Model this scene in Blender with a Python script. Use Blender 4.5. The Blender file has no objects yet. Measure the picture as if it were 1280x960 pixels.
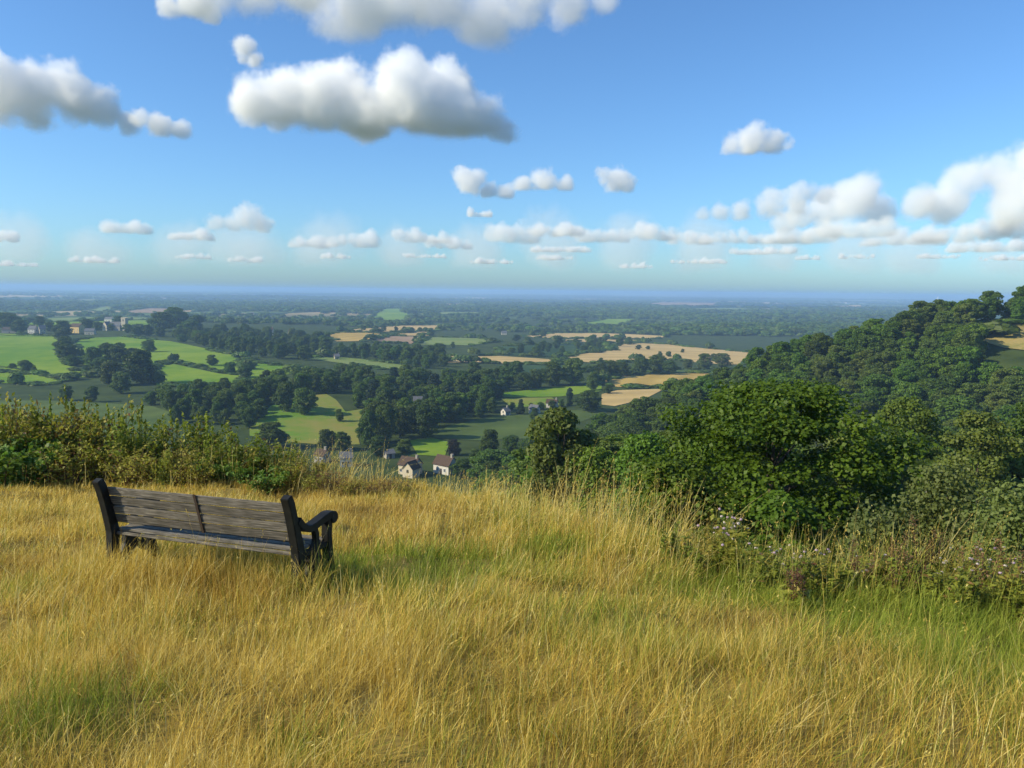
import bpy, bmesh, math, random
import numpy as np
from mathutils import Vector, Matrix

random.seed(7)
rng = np.random.default_rng(7)
scene = bpy.context.scene
COL = scene.collection
R = math.radians

# ------------------------------------------------------------------ camera
FPX, PITCH, ROLL = 967.0, R(6.85), R(0.62)      # focal length in pixels of a 1280 wide picture; eye = origin
cam_d = bpy.data.cameras.new('camera')
cam_d.sensor_width = 36.0
cam_d.lens = 36.0 * FPX / 1280.0
cam_d.clip_start, cam_d.clip_end = 0.1, 200000.0
cam = bpy.data.objects.new('camera', cam_d)
COL.objects.link(cam)
CAM_M = Matrix.Rotation(math.pi / 2 - PITCH, 4, 'X') @ Matrix.Rotation(ROLL, 4, 'Z')
cam.matrix_world = CAM_M
scene.camera = cam

# ------------------------------------------------------------------ sky, sun, exposure
SUN_EL, SUN_AZ = R(33.0), R(106.0)              # azimuth counted from straight ahead towards the left
sun_dir = Vector((-math.sin(SUN_AZ) * math.cos(SUN_EL), math.cos(SUN_AZ) * math.cos(SUN_EL), math.sin(SUN_EL)))
world = bpy.data.worlds.new('World')
scene.world = world
world.use_nodes = True
wn = world.node_tree.nodes
wl = world.node_tree.links
sky = wn.new('ShaderNodeTexSky')
sky.sky_type = 'NISHITA'
sky.sun_disc = False
sky.sun_elevation = SUN_EL
sky.sun_rotation = -SUN_AZ
sky.altitude = 200.0
sky.air_density = 1.0
sky.dust_density = 0.9
sky.ozone_density = 1.6
bg = [n for n in wn if n.type == 'BACKGROUND'][0]
tint = wn.new('ShaderNodeMix')
tint.data_type, tint.blend_type = 'RGBA', 'MULTIPLY'
tint.inputs[0].default_value = 1.0
tint.inputs[7].default_value = (0.60, 0.925, 1.25, 1)      # the camera's cool, vivid white balance
wl.new(sky.outputs[0], tint.inputs[6])
wl.new(tint.outputs[2], bg.inputs[0])
bg.inputs[1].default_value = 0.118
sun_l = bpy.data.lights.new('sun', 'SUN')
sun_l.energy = 5.0
sun_l.angle = R(0.53)
sun_l.color = (1.0, 0.88, 0.64)
sun_o = bpy.data.objects.new('sun', sun_l)
sun_o.rotation_euler = sun_dir.to_track_quat('Z', 'Y').to_euler()
COL.objects.link(sun_o)
vs = scene.view_settings
vs.view_transform, vs.look, vs.gamma, vs.use_curve_mapping = 'Standard', 'None', 1.0, False
vs.exposure = 0.32
cy = scene.cycles
cy.max_bounces, cy.diffuse_bounces, cy.glossy_bounces, cy.transmission_bounces = 16, 2, 1, 2
cy.volume_bounces, cy.transparent_max_bounces = 16, 64
cy.use_denoising = True
cy.use_adaptive_sampling = True
cy.adaptive_threshold = 0.02
cy.caustics_reflective = cy.caustics_refractive = False

# ------------------------------------------------------------------ helpers
def hash2(ix, iy, iz=0, s=0):
    iz = np.asarray(iz, dtype=np.int64)
    h = (ix.astype(np.int64) * 374761393 + iy.astype(np.int64) * 668265263 + (iz & 0xffff) * 2147483 + s * 1274126177) & 0xffffffff
    h = ((h ^ (h >> 13)) * 1274126177) & 0xffffffff
    h = ((h ^ (h >> 15)) * 1181783497) & 0xffffffff
    return ((h ^ (h >> 16)) & 0xffffff) / float(0xffffff)

def vnoise2(x, y, s=0):
    ix, iy = np.floor(x), np.floor(y)
    fx, fy = x - ix, y - iy
    fx, fy = fx * fx * (3 - 2 * fx), fy * fy * (3 - 2 * fy)
    ix, iy = ix.astype(np.int64), iy.astype(np.int64)
    a, b = hash2(ix, iy, 0, s), hash2(ix + 1, iy, 0, s)
    c, d = hash2(ix, iy + 1, 0, s), hash2(ix + 1, iy + 1, 0, s)
    return (a * (1 - fx) + b * fx) * (1 - fy) + (c * (1 - fx) + d * fx) * fy

def fbm2(x, y, o=4, s=0):
    v, a, t = 0.0, 1.0, 0.0
    for k in range(o):
        v = v + a * vnoise2(x * 2 ** k + 17.3 * k, y * 2 ** k - 9.1 * k, s + k)
        t += a
        a *= 0.5
    return v / t

def vnoise3(p, s=0):
    i = np.floor(p)
    f = p - i
    f = f * f * (3 - 2 * f)
    i = i.astype(np.int64)
    out = 0.0
    for dx in (0, 1):
        for dy in (0, 1):
            for dz in (0, 1):
                w = (f[:, 0] if dx else 1 - f[:, 0]) * (f[:, 1] if dy else 1 - f[:, 1]) * (f[:, 2] if dz else 1 - f[:, 2])
                out = out + w * hash2(i[:, 0] + dx, i[:, 1] + dy, i[:, 2] + dz, s)
    return out

def sstep(a, b, x):
    t = np.clip((x - a) / (b - a), 0, 1)
    return t * t * (3 - 2 * t)

def tag(o, label=None, cat=None, group=None, kind=None):
    for k, v in (('label', label), ('category', cat), ('group', group), ('kind', kind)):
        if v:
            o[k] = v
    return o

def link(name, mesh, parent=None, mat=None, loc=None):
    o = bpy.data.objects.new(name, mesh)
    COL.objects.link(o)
    if parent is not None:
        o.parent = parent
    if mat is not None and mesh is not None and not mesh.materials:
        mesh.materials.append(mat)
    if loc is not None:
        o.location = loc
    return o

def empty(name, loc=(0, 0, 0), rz=0.0):
    o = bpy.data.objects.new(name, None)
    COL.objects.link(o)
    o.location = loc
    o.rotation_euler = (0, 0, rz)
    o.empty_display_size = 0.2
    return o

def np_mesh(name, verts, faces, smooth=False, attrs=None):
    """verts (n,3); faces (m,k) of one size k, or a list of such arrays; attrs {name: per-face floats}"""
    me = bpy.data.meshes.new(name)
    fl = faces if isinstance(faces, list) else [faces]
    fl = [np.asarray(f, dtype=np.int32) for f in fl if len(f)]
    verts = np.asarray(verts, dtype=np.float32)
    tot = np.concatenate([np.full(len(f), f.shape[1], dtype=np.int32) for f in fl])
    idx = np.concatenate([f.ravel() for f in fl])
    me.vertices.add(len(verts))
    me.vertices.foreach_set('co', verts.ravel())
    me.loops.add(len(idx))
    me.loops.foreach_set('vertex_index', idx)
    me.polygons.add(len(tot))
    st = np.concatenate([[0], np.cumsum(tot)[:-1]]).astype(np.int32)
    me.polygons.foreach_set('loop_start', st)
    me.polygons.foreach_set('loop_total', tot)
    if smooth:
        me.polygons.foreach_set('use_smooth', np.ones(len(tot), dtype=bool))
    me.update(calc_edges=True)
    for k, v in (attrs or {}).items():
        a = me.attributes.new(k, 'FLOAT', 'FACE')
        a.data.foreach_set('value', np.asarray(v, dtype=np.float32))
    me.validate()
    return me

class NT:
    """small node tree builder"""
    def __init__(self, name):
        self.m = bpy.data.materials.new(name)
        self.m.use_nodes = True
        self.n, self.l = self.m.node_tree.nodes, self.m.node_tree.links
        self.b = self.n['Principled BSDF']
        self.out = self.n['Material Output']
    def node(self, t, **kw):
        n = self.n.new(t)
        for k, v in kw.items():
            setattr(n, k, v)
        return n
    def set(self, sock, v):
        if hasattr(v, 'is_output') or isinstance(v, bpy.types.NodeSocket):
            self.l.new(v, sock)
        else:
            sock.default_value = v
    def math(self, op, a, b=0.0, clamp=False):
        n = self.node('ShaderNodeMath', operation=op, use_clamp=clamp)
        self.set(n.inputs[0], a)
        self.set(n.inputs[1], b)
        return n.outputs[0]
    def mix(self, f, a, b, mode='MIX'):
        n = self.node('ShaderNodeMix', data_type='RGBA', blend_type=mode)
        self.set(n.inputs[0], f)
        self.set(n.inputs[6], a if isinstance(a, bpy.types.NodeSocket) else (*a[:3], 1))
        self.set(n.inputs[7], b if isinstance(b, bpy.types.NodeSocket) else (*b[:3], 1))
        return n.outputs[2]
    def ramp(self, f, stops, interp='LINEAR'):
        n = self.node('ShaderNodeValToRGB')
        r = n.color_ramp
        r.interpolation = interp
        while len(r.elements) < len(stops):
            r.elements.new(0.5)
        for e, (p, c) in zip(r.elements, stops):
            e.position = p
            e.color = (*c[:3], 1) if hasattr(c, '__len__') else (c, c, c, 1)
        self.set(n.inputs[0], f)
        return n.outputs[0]
    def noise(self, vec, scale, detail=3.0, rough=0.55, out=0):
        n = self.node('ShaderNodeTexNoise')
        if vec is not None:
            self.l.new(vec, n.inputs['Vector'])
        n.inputs['Scale'].default_value = scale
        n.inputs['Detail'].default_value = detail
        n.inputs['Roughness'].default_value = rough
        return n.outputs[out]
    def pos(self):
        return self.node('ShaderNodeNewGeometry').outputs['Position']
    def attr(self, name, kind='GEOMETRY'):
        n = self.node('ShaderNodeAttribute', attribute_name=name, attribute_type=kind)
        return n.outputs['Fac']
    def objrand(self):
        return self.node('ShaderNodeObjectInfo').outputs['Random']
    def mapping(self, vec, scale=(1, 1, 1), rot=(0, 0, 0)):
        n = self.node('ShaderNodeMapping')
        self.l.new(vec, n.inputs[0])
        n.inputs['Scale'].default_value = scale
        n.inputs['Rotation'].default_value = rot
        return n.outputs[0]
    def bump(self, h, strength=0.4, dist=0.01):
        n = self.node('ShaderNodeBump')
        n.inputs['Strength'].default_value = strength
        n.inputs['Distance'].default_value = dist
        self.l.new(h, n.inputs['Height'])
        self.l.new(n.outputs[0], self.b.inputs['Normal'])
    def done(self, col=None, rough=0.8, spec=0.2):
        if col is not None:
            self.set(self.b.inputs['Base Color'], col if isinstance(col, bpy.types.NodeSocket) else (*col[:3], 1))
        self.b.inputs['Roughness'].default_value = rough
        self.b.inputs['Specular IOR Level'].default_value = spec
        return self.m

def leaf_mat(name, c_dark, c_light, c_alt=None, transl=0.35, inst=None, rough=0.55):
    """leaf colour varies from leaf to leaf (face attribute rnd) and from plant to plant"""
    t = NT(name)
    col = t.mix(t.attr('rnd'), c_dark, c_light)
    if c_alt is not None:
        col = t.mix(t.math('MULTIPLY', t.objrand(), 0.75), col, c_alt)
    hv = t.node('ShaderNodeHueSaturation')
    t.set(hv.inputs['Color'], col)
    t.set(hv.inputs['Value'], t.math('ADD', t.math('MULTIPLY', t.objrand(), 0.5), 0.75))
    t.set(hv.inputs['Hue'], t.math('ADD', t.math('MULTIPLY', t.math('FRACT', t.math('MULTIPLY', t.objrand(), 7.31)), 0.03), 0.485))
    col = hv.outputs[0]
    m = t.done(col, rough, 0.25)
    tr = t.node('ShaderNodeBsdfTranslucent')
    t.l.new(t.mix(0.5, col, (0.9, 1.0, 0.3), 'MULTIPLY'), tr.inputs[0])
    sc = t.node('ShaderNodeMixShader')
    sc.inputs[0].default_value = transl
    t.l.new(t.b.outputs[0], sc.inputs[1])
    t.l.new(tr.outputs[0], sc.inputs[2])
    t.l.new(sc.outputs[0], t.out.inputs[0])
    return m

# ------------------------------------------------------------------ shape of the land (eye at z = 0)
EDGE = [(-400, 60), (-120, 26), (-30, 18), (-9, 16.5), (-4.5, 16.2), (-2.6, 15.0), (-0.5, 13.3), (0.66, 11.0), (1.4, 9.0), (2.1, 8.0), (3.2, 7.5), (5, 7.1), (8, 6.3), (14, 4.5), (30, 1), (70, -6), (140, -2), (230, 80), (330, 260), (900, 500)]
def edge_dist(x, y):
    best = np.full(x.shape, 1e9)
    for (ax, ay), (bx, by) in zip(EDGE[:-1], EDGE[1:]):
        dx, dy = bx - ax, by - ay
        L2 = dx * dx + dy * dy
        t = np.clip(((x - ax) * dx + (y - ay) * dy) / L2, 0, 1)
        best = np.minimum(best, np.hypot(x - ax - t * dx, y - ay - t * dy))
    ye = np.interp(x, [p[0] for p in EDGE], [p[1] for p in EDGE])
    return np.where(y > ye, best, -best)

def smax(a, b, k):
    h = np.clip(0.5 + 0.5 * (a - b) / k, 0, 1)
    return b + (a - b) * h + k * h * (1 - h)

RIDGE_X = [-60, 0, 27, 55, 89, 123, 157, 184, 218, 300, 900]
RIDGE_Z = [-90, -74, -64, -54, -40, -30, -21, -13.5, -7.5, -2, 2]
def land(x, y):
    x = np.asarray(x, dtype=float)
    y = np.asarray(y, dtype=float)
    d = np.hypot(x, y)
    # hilltop under the camera
    e = edge_dist(x, y)
    top = -1.72 - 0.147 * np.clip(y, -2, 40) - 0.004 * x - 0.055 * np.clip(x - 0.3, 0, 6) * sstep(3, 8, y)
    near = 1 - sstep(30, 60, d)
    top = top + near * (0.26 * (fbm2(x * 0.55, y * 0.55, 3, 5) - 0.5) + 0.15 * (vnoise2(x * 1.7, y * 1.7, 9) - 0.5))
    brg = x / np.maximum(y, 1.0)
    sl = 0.52 - 0.27 * sstep(-0.04, 0.07, brg) + 0.30 * (1 - sstep(4, 16, e))          # steep just under the rim, easing off towards the combe
    drop = np.where(e > 0, sl * (np.sqrt(e * e + 1.0) - 1.0), 0.0)
    hill = top - drop
    # wooded spur on the other side of the combe
    rt = np.interp(x, RIDGE_X, RIDGE_Z)
    yr = 330 + 0.05 * x
    spur = rt - np.where(y < yr, 0.2 * (yr - y), 0.45 * (y - yr)) + 3.0 * (fbm2(x / 40, y / 40, 2, 3) - 0.5)
    # valley and plain
    val = -65 - 10.0 * sstep(260, 1300, d)
    val = val + 17 * np.exp(-(((x + 560) / 420.0) ** 2 + ((y - 1180) / 430.0) ** 2))
    val = val + 7 * np.exp(-(((x + 330) / 160.0) ** 2 + ((y - 760) / 170.0) ** 2))
    val = val + 6 * np.exp(-(((x + 110) / 60.0) ** 2 + ((y - 440) / 70.0) ** 2))
    val = val + 5 * np.exp(-(((x + 10) / 120.0) ** 2 + ((y - 1000) / 120.0) ** 2))
    val = val + 6.0 * (fbm2(x / 300, y / 300, 2, 11) - 0.5) * sstep(150, 600, d)
    far = sstep(3000, 9000, d)
    val = val + far * 34 * (fbm2(x / 3500, y / 2200, 3, 21) - 0.5)
    fh = sstep(17000, 34000, d)
    val = val + fh * (20 + 290 * np.clip(fbm2(x / 9000, y / 9000, 3, 33) - 0.36, 0, 1))
    val = np.minimum(val, 14.0)
    return smax(smax(hill, spur, 5.0), val, 4.0)

def ray(px, py):
    v = CAM_M.to_3x3() @ Vector(((px - 640) / FPX, (480 - py) / FPX, -1.0))
    return v
_T = np.concatenate([np.geomspace(1.0, 60, 700), np.geomspace(60.3, 50000, 5200)])
def ground_at(px, py, tmin=0.0):
    """the spot on the land that this picture point looks at"""
    v = ray(px, py)
    x, y, z = v.x * _T, v.y * _T, v.z * _T
    h = land(x, y)
    k = np.nonzero((z < h) & (_T > tmin))[0]
    if not len(k):
        return None
    k = k[0]
    if k == 0:
        return Vector((x[0], y[0], h[0]))
    a, b = z[k - 1] - h[k - 1], h[k] - z[k]
    t = _T[k - 1] + (_T[k] - _T[k - 1]) * a / max(a + b, 1e-9)
    p = v * float(t)
    return Vector((p.x, p.y, float(land(p.x, p.y))))
CAM_INV = CAM_M.inverted()
def to_px(x, y, z):
    m = np.array(CAM_INV)[:3, :3]
    q = m @ np.stack([x, y, z])
    return 640 + FPX * q[0] / -q[2], 480 - FPX * q[1] / -q[2], -q[2]
# ------------------------------------------------------------------ haze: the air between the eye and the horizon
def volume_mat(name, color, density, aniso=0.0):
    m = bpy.data.materials.new(name)
    m.use_nodes = True
    n = m.node_tree.nodes
    n.remove(n['Principled BSDF'])
    v = n.new('ShaderNodeVolumePrincipled')
    v.inputs['Color'].default_value = (*color, 1)
    v.inputs['Density'].default_value = density
    v.inputs['Anisotropy'].default_value = aniso
    m.node_tree.links.new(v.outputs[0], n['Material Output'].inputs['Volume'])
    return m
bm = bmesh.new()
bmesh.ops.create_cube(bm, size=1.0)
bmesh.ops.scale(bm, vec=(126000, 126000, 134), verts=bm.verts)
bmesh.ops.translate(bm, vec=(0, 0, -45), verts=bm.verts)
me = bpy.data.meshes.new('haze')
bm.to_mesh(me)
bm.free()
HAZE_M = volume_mat('blue_summer_haze', (0.42, 0.66, 1.0), 1.7e-4, 0.0)
haze = tag(link('haze', me, None, HAZE_M), 'thin blue summer haze over the whole plain', kind='stuff')

# ------------------------------------------------------------------ clouds: closed lumpy bodies of droplets
def cloud_mat(name, density, spheres, seed, nscale=0.62, namp=2.6, step=0.25):
    """droplet density: thick inside the lobes, thinning and fraying towards their rims, cut flat below"""
    m = bpy.data.materials.new(name)
    m.use_nodes = True
    n, l = m.node_tree.nodes, m.node_tree.links
    n.remove(n['Principled BSDF'])
    v = n.new('ShaderNodeVolumePrincipled')
    v.inputs['Color'].default_value = (1, 1, 1, 1)
    l.new(v.outputs[0], n['Material Output'].inputs['Volume'])
    tc = n.new('ShaderNodeTexCoord').outputs['Object']
    def mth(op, a, b=0.0, c_=None, clamp=False):
        q = n.new('ShaderNodeMath')
        q.operation = op
        q.use_clamp = clamp
        for k, s in enumerate((a, b, c_)):
            if s is None:
                continue
            if isinstance(s, (int, float)):
                q.inputs[k].default_value = s
            else:
                l.new(s, q.inputs[k])
        return q.outputs[0]
    field = None
    for (x, y, z, r) in spheres:
        d = n.new('ShaderNodeVectorMath')
        d.operation = 'DISTANCE'
        l.new(tc, d.inputs[0])
        d.inputs[1].default_value = (x, y, z)
        f = mth('MULTIPLY_ADD', d.outputs['Value'], -1.0 / r, 1.0)
        field = f if field is None else mth('SMOOTH_MAX', field, f, 0.35)
    nz = n.new('ShaderNodeTexNoise')
    off = n.new('ShaderNodeVectorMath')
    off.operation = 'ADD'
    l.new(tc, off.inputs[0])
    off.inputs[1].default_value = (seed * 3.7, seed * 1.9, seed * 5.3)
    l.new(off.outputs[0], nz.inputs['Vector'])
    nz.inputs['Scale'].default_value = nscale
    nz.inputs['Detail'].default_value = 7.0
    nz.inputs['Roughness'].default_value = 0.68
    f = mth('ADD', field, mth('MULTIPLY_ADD', nz.outputs[0], namp, -0.5 * namp))
    mr = n.new('ShaderNodeMapRange')
    mr.interpolation_type = 'SMOOTHSTEP'
    l.new(f, mr.inputs[0])
    mr.inputs[1].default_value, mr.inputs[2].default_value = 0.0, 0.5
    mr.inputs[3].default_value, mr.inputs[4].default_value = 0.0, density
    sep = n.new('ShaderNodeSeparateXYZ')
    l.new(tc, sep.inputs[0])
    zb = mth('ADD', sep.outputs[2], mth('MULTIPLY_ADD', nz.outputs[0], 0.5, -0.25))
    mb = n.new('ShaderNodeMapRange')
    mb.interpolation_type = 'SMOOTHSTEP'
    l.new(zb, mb.inputs[0])
    mb.inputs[1].default_value, mb.inputs[2].default_value = -0.12, 0.25
    l.new(mth('MULTIPLY', mr.outputs[0], mb.outputs[0]), v.inputs['Density'])
    m.cycles.volume_step_rate = step
    return m

def hull(name, spheres, voxel):
    """the closed body that holds the droplets: the lobes run together, flat below"""
    bm = bmesh.new()
    for (x, y, z, r) in spheres:
        g = bmesh.ops.create_icosphere(bm, subdivisions=2, radius=r)
        for v in g['verts']:
            v.co = Vector((v.co.x + x, v.co.y + y, max(v.co.z + z, -0.3)))
    me = bpy.data.meshes.new(name + '_tmp')
    bm.to_mesh(me)
    bm.free()
    ob = bpy.data.objects.new(name + '_tmp', me)
    COL.objects.link(ob)
    rm = ob.modifiers.new('remesh', 'REMESH')
    rm.mode = 'VOXEL'
    rm.voxel_size = voxel
    dg = bpy.context.evaluated_depsgraph_get()
    out = bpy.data.meshes.new_from_object(ob.evaluated_get(dg))
    out.name = name
    bpy.data.objects.remove(ob)
    bpy.data.meshes.remove(me)
    return out

def cloud(px_blobs, base_py, alt, label, dens, seed, depth=0.7, group=None, cat='cloud', od=None, namp=2.6, grow=1.0):
    """px_blobs: lobes (x, y, radius) as seen; dens = optical depth over one mean lobe radius"""
    px_blobs = [(x, y, r * grow) for x, y, r in px_blobs]
    cx = sum(b[0] for b in px_blobs) / len(px_blobs)
    v = ray(cx, base_py)
    s = alt / v.z                                           # cloud base at a common height over the valley
    mpp = v.length * s / FPX                                # metres per picture pixel at the cloud
    right = Vector((v.y, -v.x, 0)).normalized()
    rr = random.Random(seed)
    rmp = sum(b[2] for b in px_blobs) / len(px_blobs)
    rm = rmp * mpp
    sp = []
    for (x, y, r) in px_blobs:
        sp.append(((x - cx) / rmp, rr.uniform(-depth, depth) * r / rmp, (base_py - y) / rmp, r / rmp))
    sp2 = [(x, y, z, r * 1.45) for x, y, z, r in sp]
    me = hull('cloud', sp2, 0.22)
    o = link('cloud', me, None, cloud_mat('cloud_droplets', dens / rm, sp, seed, 0.62 if rmp > 14 else 0.42, namp), v * s)
    o.scale = (rm, rm, rm)
    o.rotation_euler = (0, 0, math.atan2(right.y, right.x))
    tag(o, label, cat, group)
    return o
CLOUD_M, CLOUD_SOFT, CLOUD_FAR = 3.4, 1.3, 0.95

cloud([(332, 140, 30), (364, 132, 38), (400, 136, 42), (432, 122, 40), (455, 142, 42), (492, 128, 44), (515, 142, 44), (548, 118, 38), (562, 142, 42), (592, 148, 32), (622, 156, 22)], 172, 1150,
      'broad white cumulus cloud with a flat grey base, standing alone', CLOUD_M, 3)
cloud([(-20, 130, 42), (20, 125, 34), (50, 130, 38), (85, 125, 30), (110, 135, 26), (138, 148, 14)], 174, 1150,
      'white heaped cumulus cloud with a small torn wisp trailing from it', 3.0, 21)
cloud([(180, 152, 9), (198, 158, 11), (222, 163, 8)], 171, 1150, 'small torn wisp of cloud beside the heaped cumulus', CLOUD_SOFT, 6, grow=1.5)
cloud([(215, 16, 11), (240, 12, 16), (258, 16, 9)], 26, 1150, 'small soft cloud puff at the end of the long overhead bank', CLOUD_SOFT, 7, grow=1.4)
cloud([(310, 64, 15), (318, 72, 13), (306, 78, 8)], 82, 1150, 'tiny round cloud tuft above the broad cumulus', CLOUD_SOFT, 8)
cloud([(300, 8, 20), (350, 4, 26), (400, 5, 30), (450, 12, 32), (500, 18, 30), (545, 14, 26), (600, 20, 30), (640, 10, 22), (690, 0, 18), (740, -4, 12)], 44, 1150,
      'long soft grey-white cloud bank stretched above the broad cumulus', CLOUD_SOFT, 9, grow=1.6)
cloud([(918, 182, 10), (940, 178, 15), (962, 181, 13), (980, 186, 7)], 192, 1150, 'small flat lone cloud above the wooded spur side', CLOUD_SOFT, 10, grow=1.4)
cloud([(578, 222, 11), (590, 230, 13), (610, 238, 9), (630, 241, 9)], 247, 1150, 'little peaked cloud with a low tail', CLOUD_SOFT, 11, grow=1.45)
cloud([(655, 231, 9), (680, 227, 13), (705, 231, 9)], 238, 1150, 'little oval cloud between the peaked one and the double one', CLOUD_SOFT, 12, grow=1.45)
cloud([(755, 222, 9), (770, 226, 13), (784, 230, 9)], 240, 1150, 'little double-humped cloud beyond the oval one', CLOUD_SOFT, 13, grow=1.45)
cloud([(885, 268, 7), (905, 266, 9), (930, 264, 11), (960, 258, 14), (990, 252, 13), (1020, 246, 10)], 275, 1200, 'long slanting cloud streak leading up beside the cloud heap', CLOUD_FAR, 14, grow=1.5)
cloud([(1010, 275, 12), (1030, 268, 12), (1060, 262, 18), (1090, 252, 22), (1110, 262, 18), (1150, 262, 16), (1180, 255, 20), (1195, 238, 18), (1230, 238, 24), (1260, 225, 26), (1300, 235, 30), (1290, 262, 26), (1235, 265, 22)], 292, 1300,
      'large towering heap of distant cumulus over the spur', 1.5, 15, grow=1.4, namp=2.2)
FARG = 'distant clouds in rows over the horizon'
frr = random.Random(5)
rows = []
for (x, y, w, h) in [(158, 287, 44, 12), (240, 296, 46, 11), (300, 280, 64, 22), (385, 305, 40, 12), (440, 302, 56, 16), (525, 296, 60, 16), (560, 306, 50, 12), (640, 295, 60, 20), (700, 290, 60, 14), (750, 296, 60, 16), (815, 294, 56, 16), (860, 300, 46, 14), (910, 298, 60, 14), (965, 300, 50, 12), (1010, 298, 60, 16), (1070, 290, 70, 18), (1130, 300, 80, 16), (1200, 296, 90, 16), (1260, 292, 60, 22), (5, 299, 22, 10), (600, 268, 26, 8), (1240, 310, 80, 12), (950, 315, 70, 8), (700, 312, 70, 8)]:
    n = max(3, int(w / max(h, 8) * 1.6))
    bl = [(x - w / 2 + w * (k + 0.5) / n, y + frr.uniform(-0.25, 0.25) * h, h * frr.uniform(0.38, 0.62)) for k in range(n)]
    rows.append((bl, y + h * 0.45))
for k, (bl, b) in enumerate(rows):
    cloud(bl, b, 1200, 'small pale cloud in the long ragged row low over the horizon', CLOUD_FAR, 30 + k, grow=1.5, group=FARG)
for k in range(14):
    x = 40 + k * 95 + frr.uniform(-25, 25)
    y = 326 + frr.uniform(-6, 8)
    w = frr.uniform(20, 60)
    nq = max(4, int(w / 4))
    bl = [(x + (q / (nq - 1) - 0.5) * w, y + frr.uniform(-1.2, 1.2), frr.uniform(1.4, 3.4)) for q in range(nq)]
    cloud(bl, y + 2.0, 1250, 'faint sliver of cloud just above the horizon', 0.8, 70 + k, grow=1.8, group='faint slivers of cloud at the horizon')

veil = [(-140 + 92 * k, 318 + frr.uniform(-10, 10), frr.uniform(36, 54)) for k in range(18)]
cloud(veil, 338, 1250, 'thin pale veil of vapour stretched along the whole horizon', 0.42, 99, namp=2.0)
# ------------------------------------------------------------------ ground: one sheet to the horizon
ang = np.unique(np.concatenate([np.arange(-50, 50.01, 0.3), np.arange(50, 310.01, 4.0)]))
rad = np.concatenate([[0.0], np.geomspace(0.35, 60000, 520)])
A, RR = np.meshgrid(np.radians(ang), rad)
gx, gy = np.sin(A) * RR, np.cos(A) * RR
gz = land(gx, gy)
na, nr = len(ang), len(rad)
ii, jj = np.meshgrid(np.arange(nr - 1), np.arange(na - 1), indexing='ij')
quads = np.stack([ii * na + jj, ii * na + jj + 1, (ii + 1) * na + jj + 1, (ii + 1) * na + jj], -1).reshape(-1, 4)[:, ::-1]
gm = np_mesh('ground', np.stack([gx.ravel(), gy.ravel(), gz.ravel()], -1), quads, smooth=True)

t = NT('ground_earth_and_pasture')
P = t.pos()
dist = t.node('ShaderNodeVectorMath', operation='LENGTH')
t.l.new(P, dist.inputs[0])
dist = dist.outputs['Value']
straw = t.ramp(t.noise(P, 1.3, 6), [(0.3, (0.17, 0.12, 0.030)), (0.7, (0.32, 0.235, 0.065))])
wood = t.ramp(t.noise(P, 0.08, 5), [(0.3, (0.028, 0.045, 0.014)), (0.7, (0.06, 0.085, 0.022))])
vo = t.node('ShaderNodeTexVoronoi', feature='F1')
wob = t.node('ShaderNodeVectorMath', operation='MULTIPLY_ADD')
t.l.new(t.noise(P, 0.004, 2, out=1), wob.inputs[0])
wob.inputs[1].default_value = (160, 160, 0)
t.l.new(P, wob.inputs[2])
t.l.new(t.mapping(wob.outputs[0], (0.0045, 0.0028, 0.0)), vo.inputs['Vector'])
vo.inputs['Scale'].default_value = 1.0
sep = t.node('ShaderNodeSeparateColor')
t.l.new(vo.outputs['Color'], sep.inputs[0])
patch = t.ramp(sep.outputs[0], [(0.0, (0.02, 0.04, 0.016)), (0.36, (0.08, 0.15, 0.025)), (0.60, (0.12, 0.18, 0.04)), (0.76, (0.20, 0.20, 0.07)), (0.85, (0.46, 0.35, 0.18)), (0.95, (0.30, 0.20, 0.12))], 'CONSTANT')
vo2 = t.node('ShaderNodeTexVoronoi', feature='F1')
t.l.new(t.mapping(wob.outputs[0], (0.0021, 0.0011, 0.0)), vo2.inputs['Vector'])
vo2.inputs['Scale'].default_value = 1.0
sep2 = t.node('ShaderNodeSeparateColor')
t.l.new(vo2.outputs['Color'], sep2.inputs[0])
patch2 = t.ramp(sep2.outputs[1], [(0.0, (0.016, 0.034, 0.014)), (0.40, (0.06, 0.11, 0.025)), (0.58, (0.13, 0.19, 0.045)), (0.74, (0.24, 0.24, 0.09)), (0.86, (0.55, 0.42, 0.22)), (0.95, (0.36, 0.24, 0.15))], 'CONSTANT')
patch = t.mix(t.ramp(t.math('DIVIDE', dist, 10000.0), [(0.30, 0.0), (0.5, 1.0)]), patch, patch2)
patch = t.mix(t.math('MULTIPLY', t.noise(P, 0.006, 4), 0.5), patch, (0.03, 0.05, 0.02))
c = t.mix(t.ramp(t.math('DIVIDE', dist, 100.0), [(0.25, 0.0), (0.6, 1.0)]), straw, wood)
c = t.mix(t.ramp(t.math('DIVIDE', dist, 4000.0), [(0.5, 0.0), (0.62, 1.0)]), c, patch)
GROUND_M = t.done(c, 0.95, 0.05)
ground = tag(link('ground', gm, None, GROUND_M), kind='structure')

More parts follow.
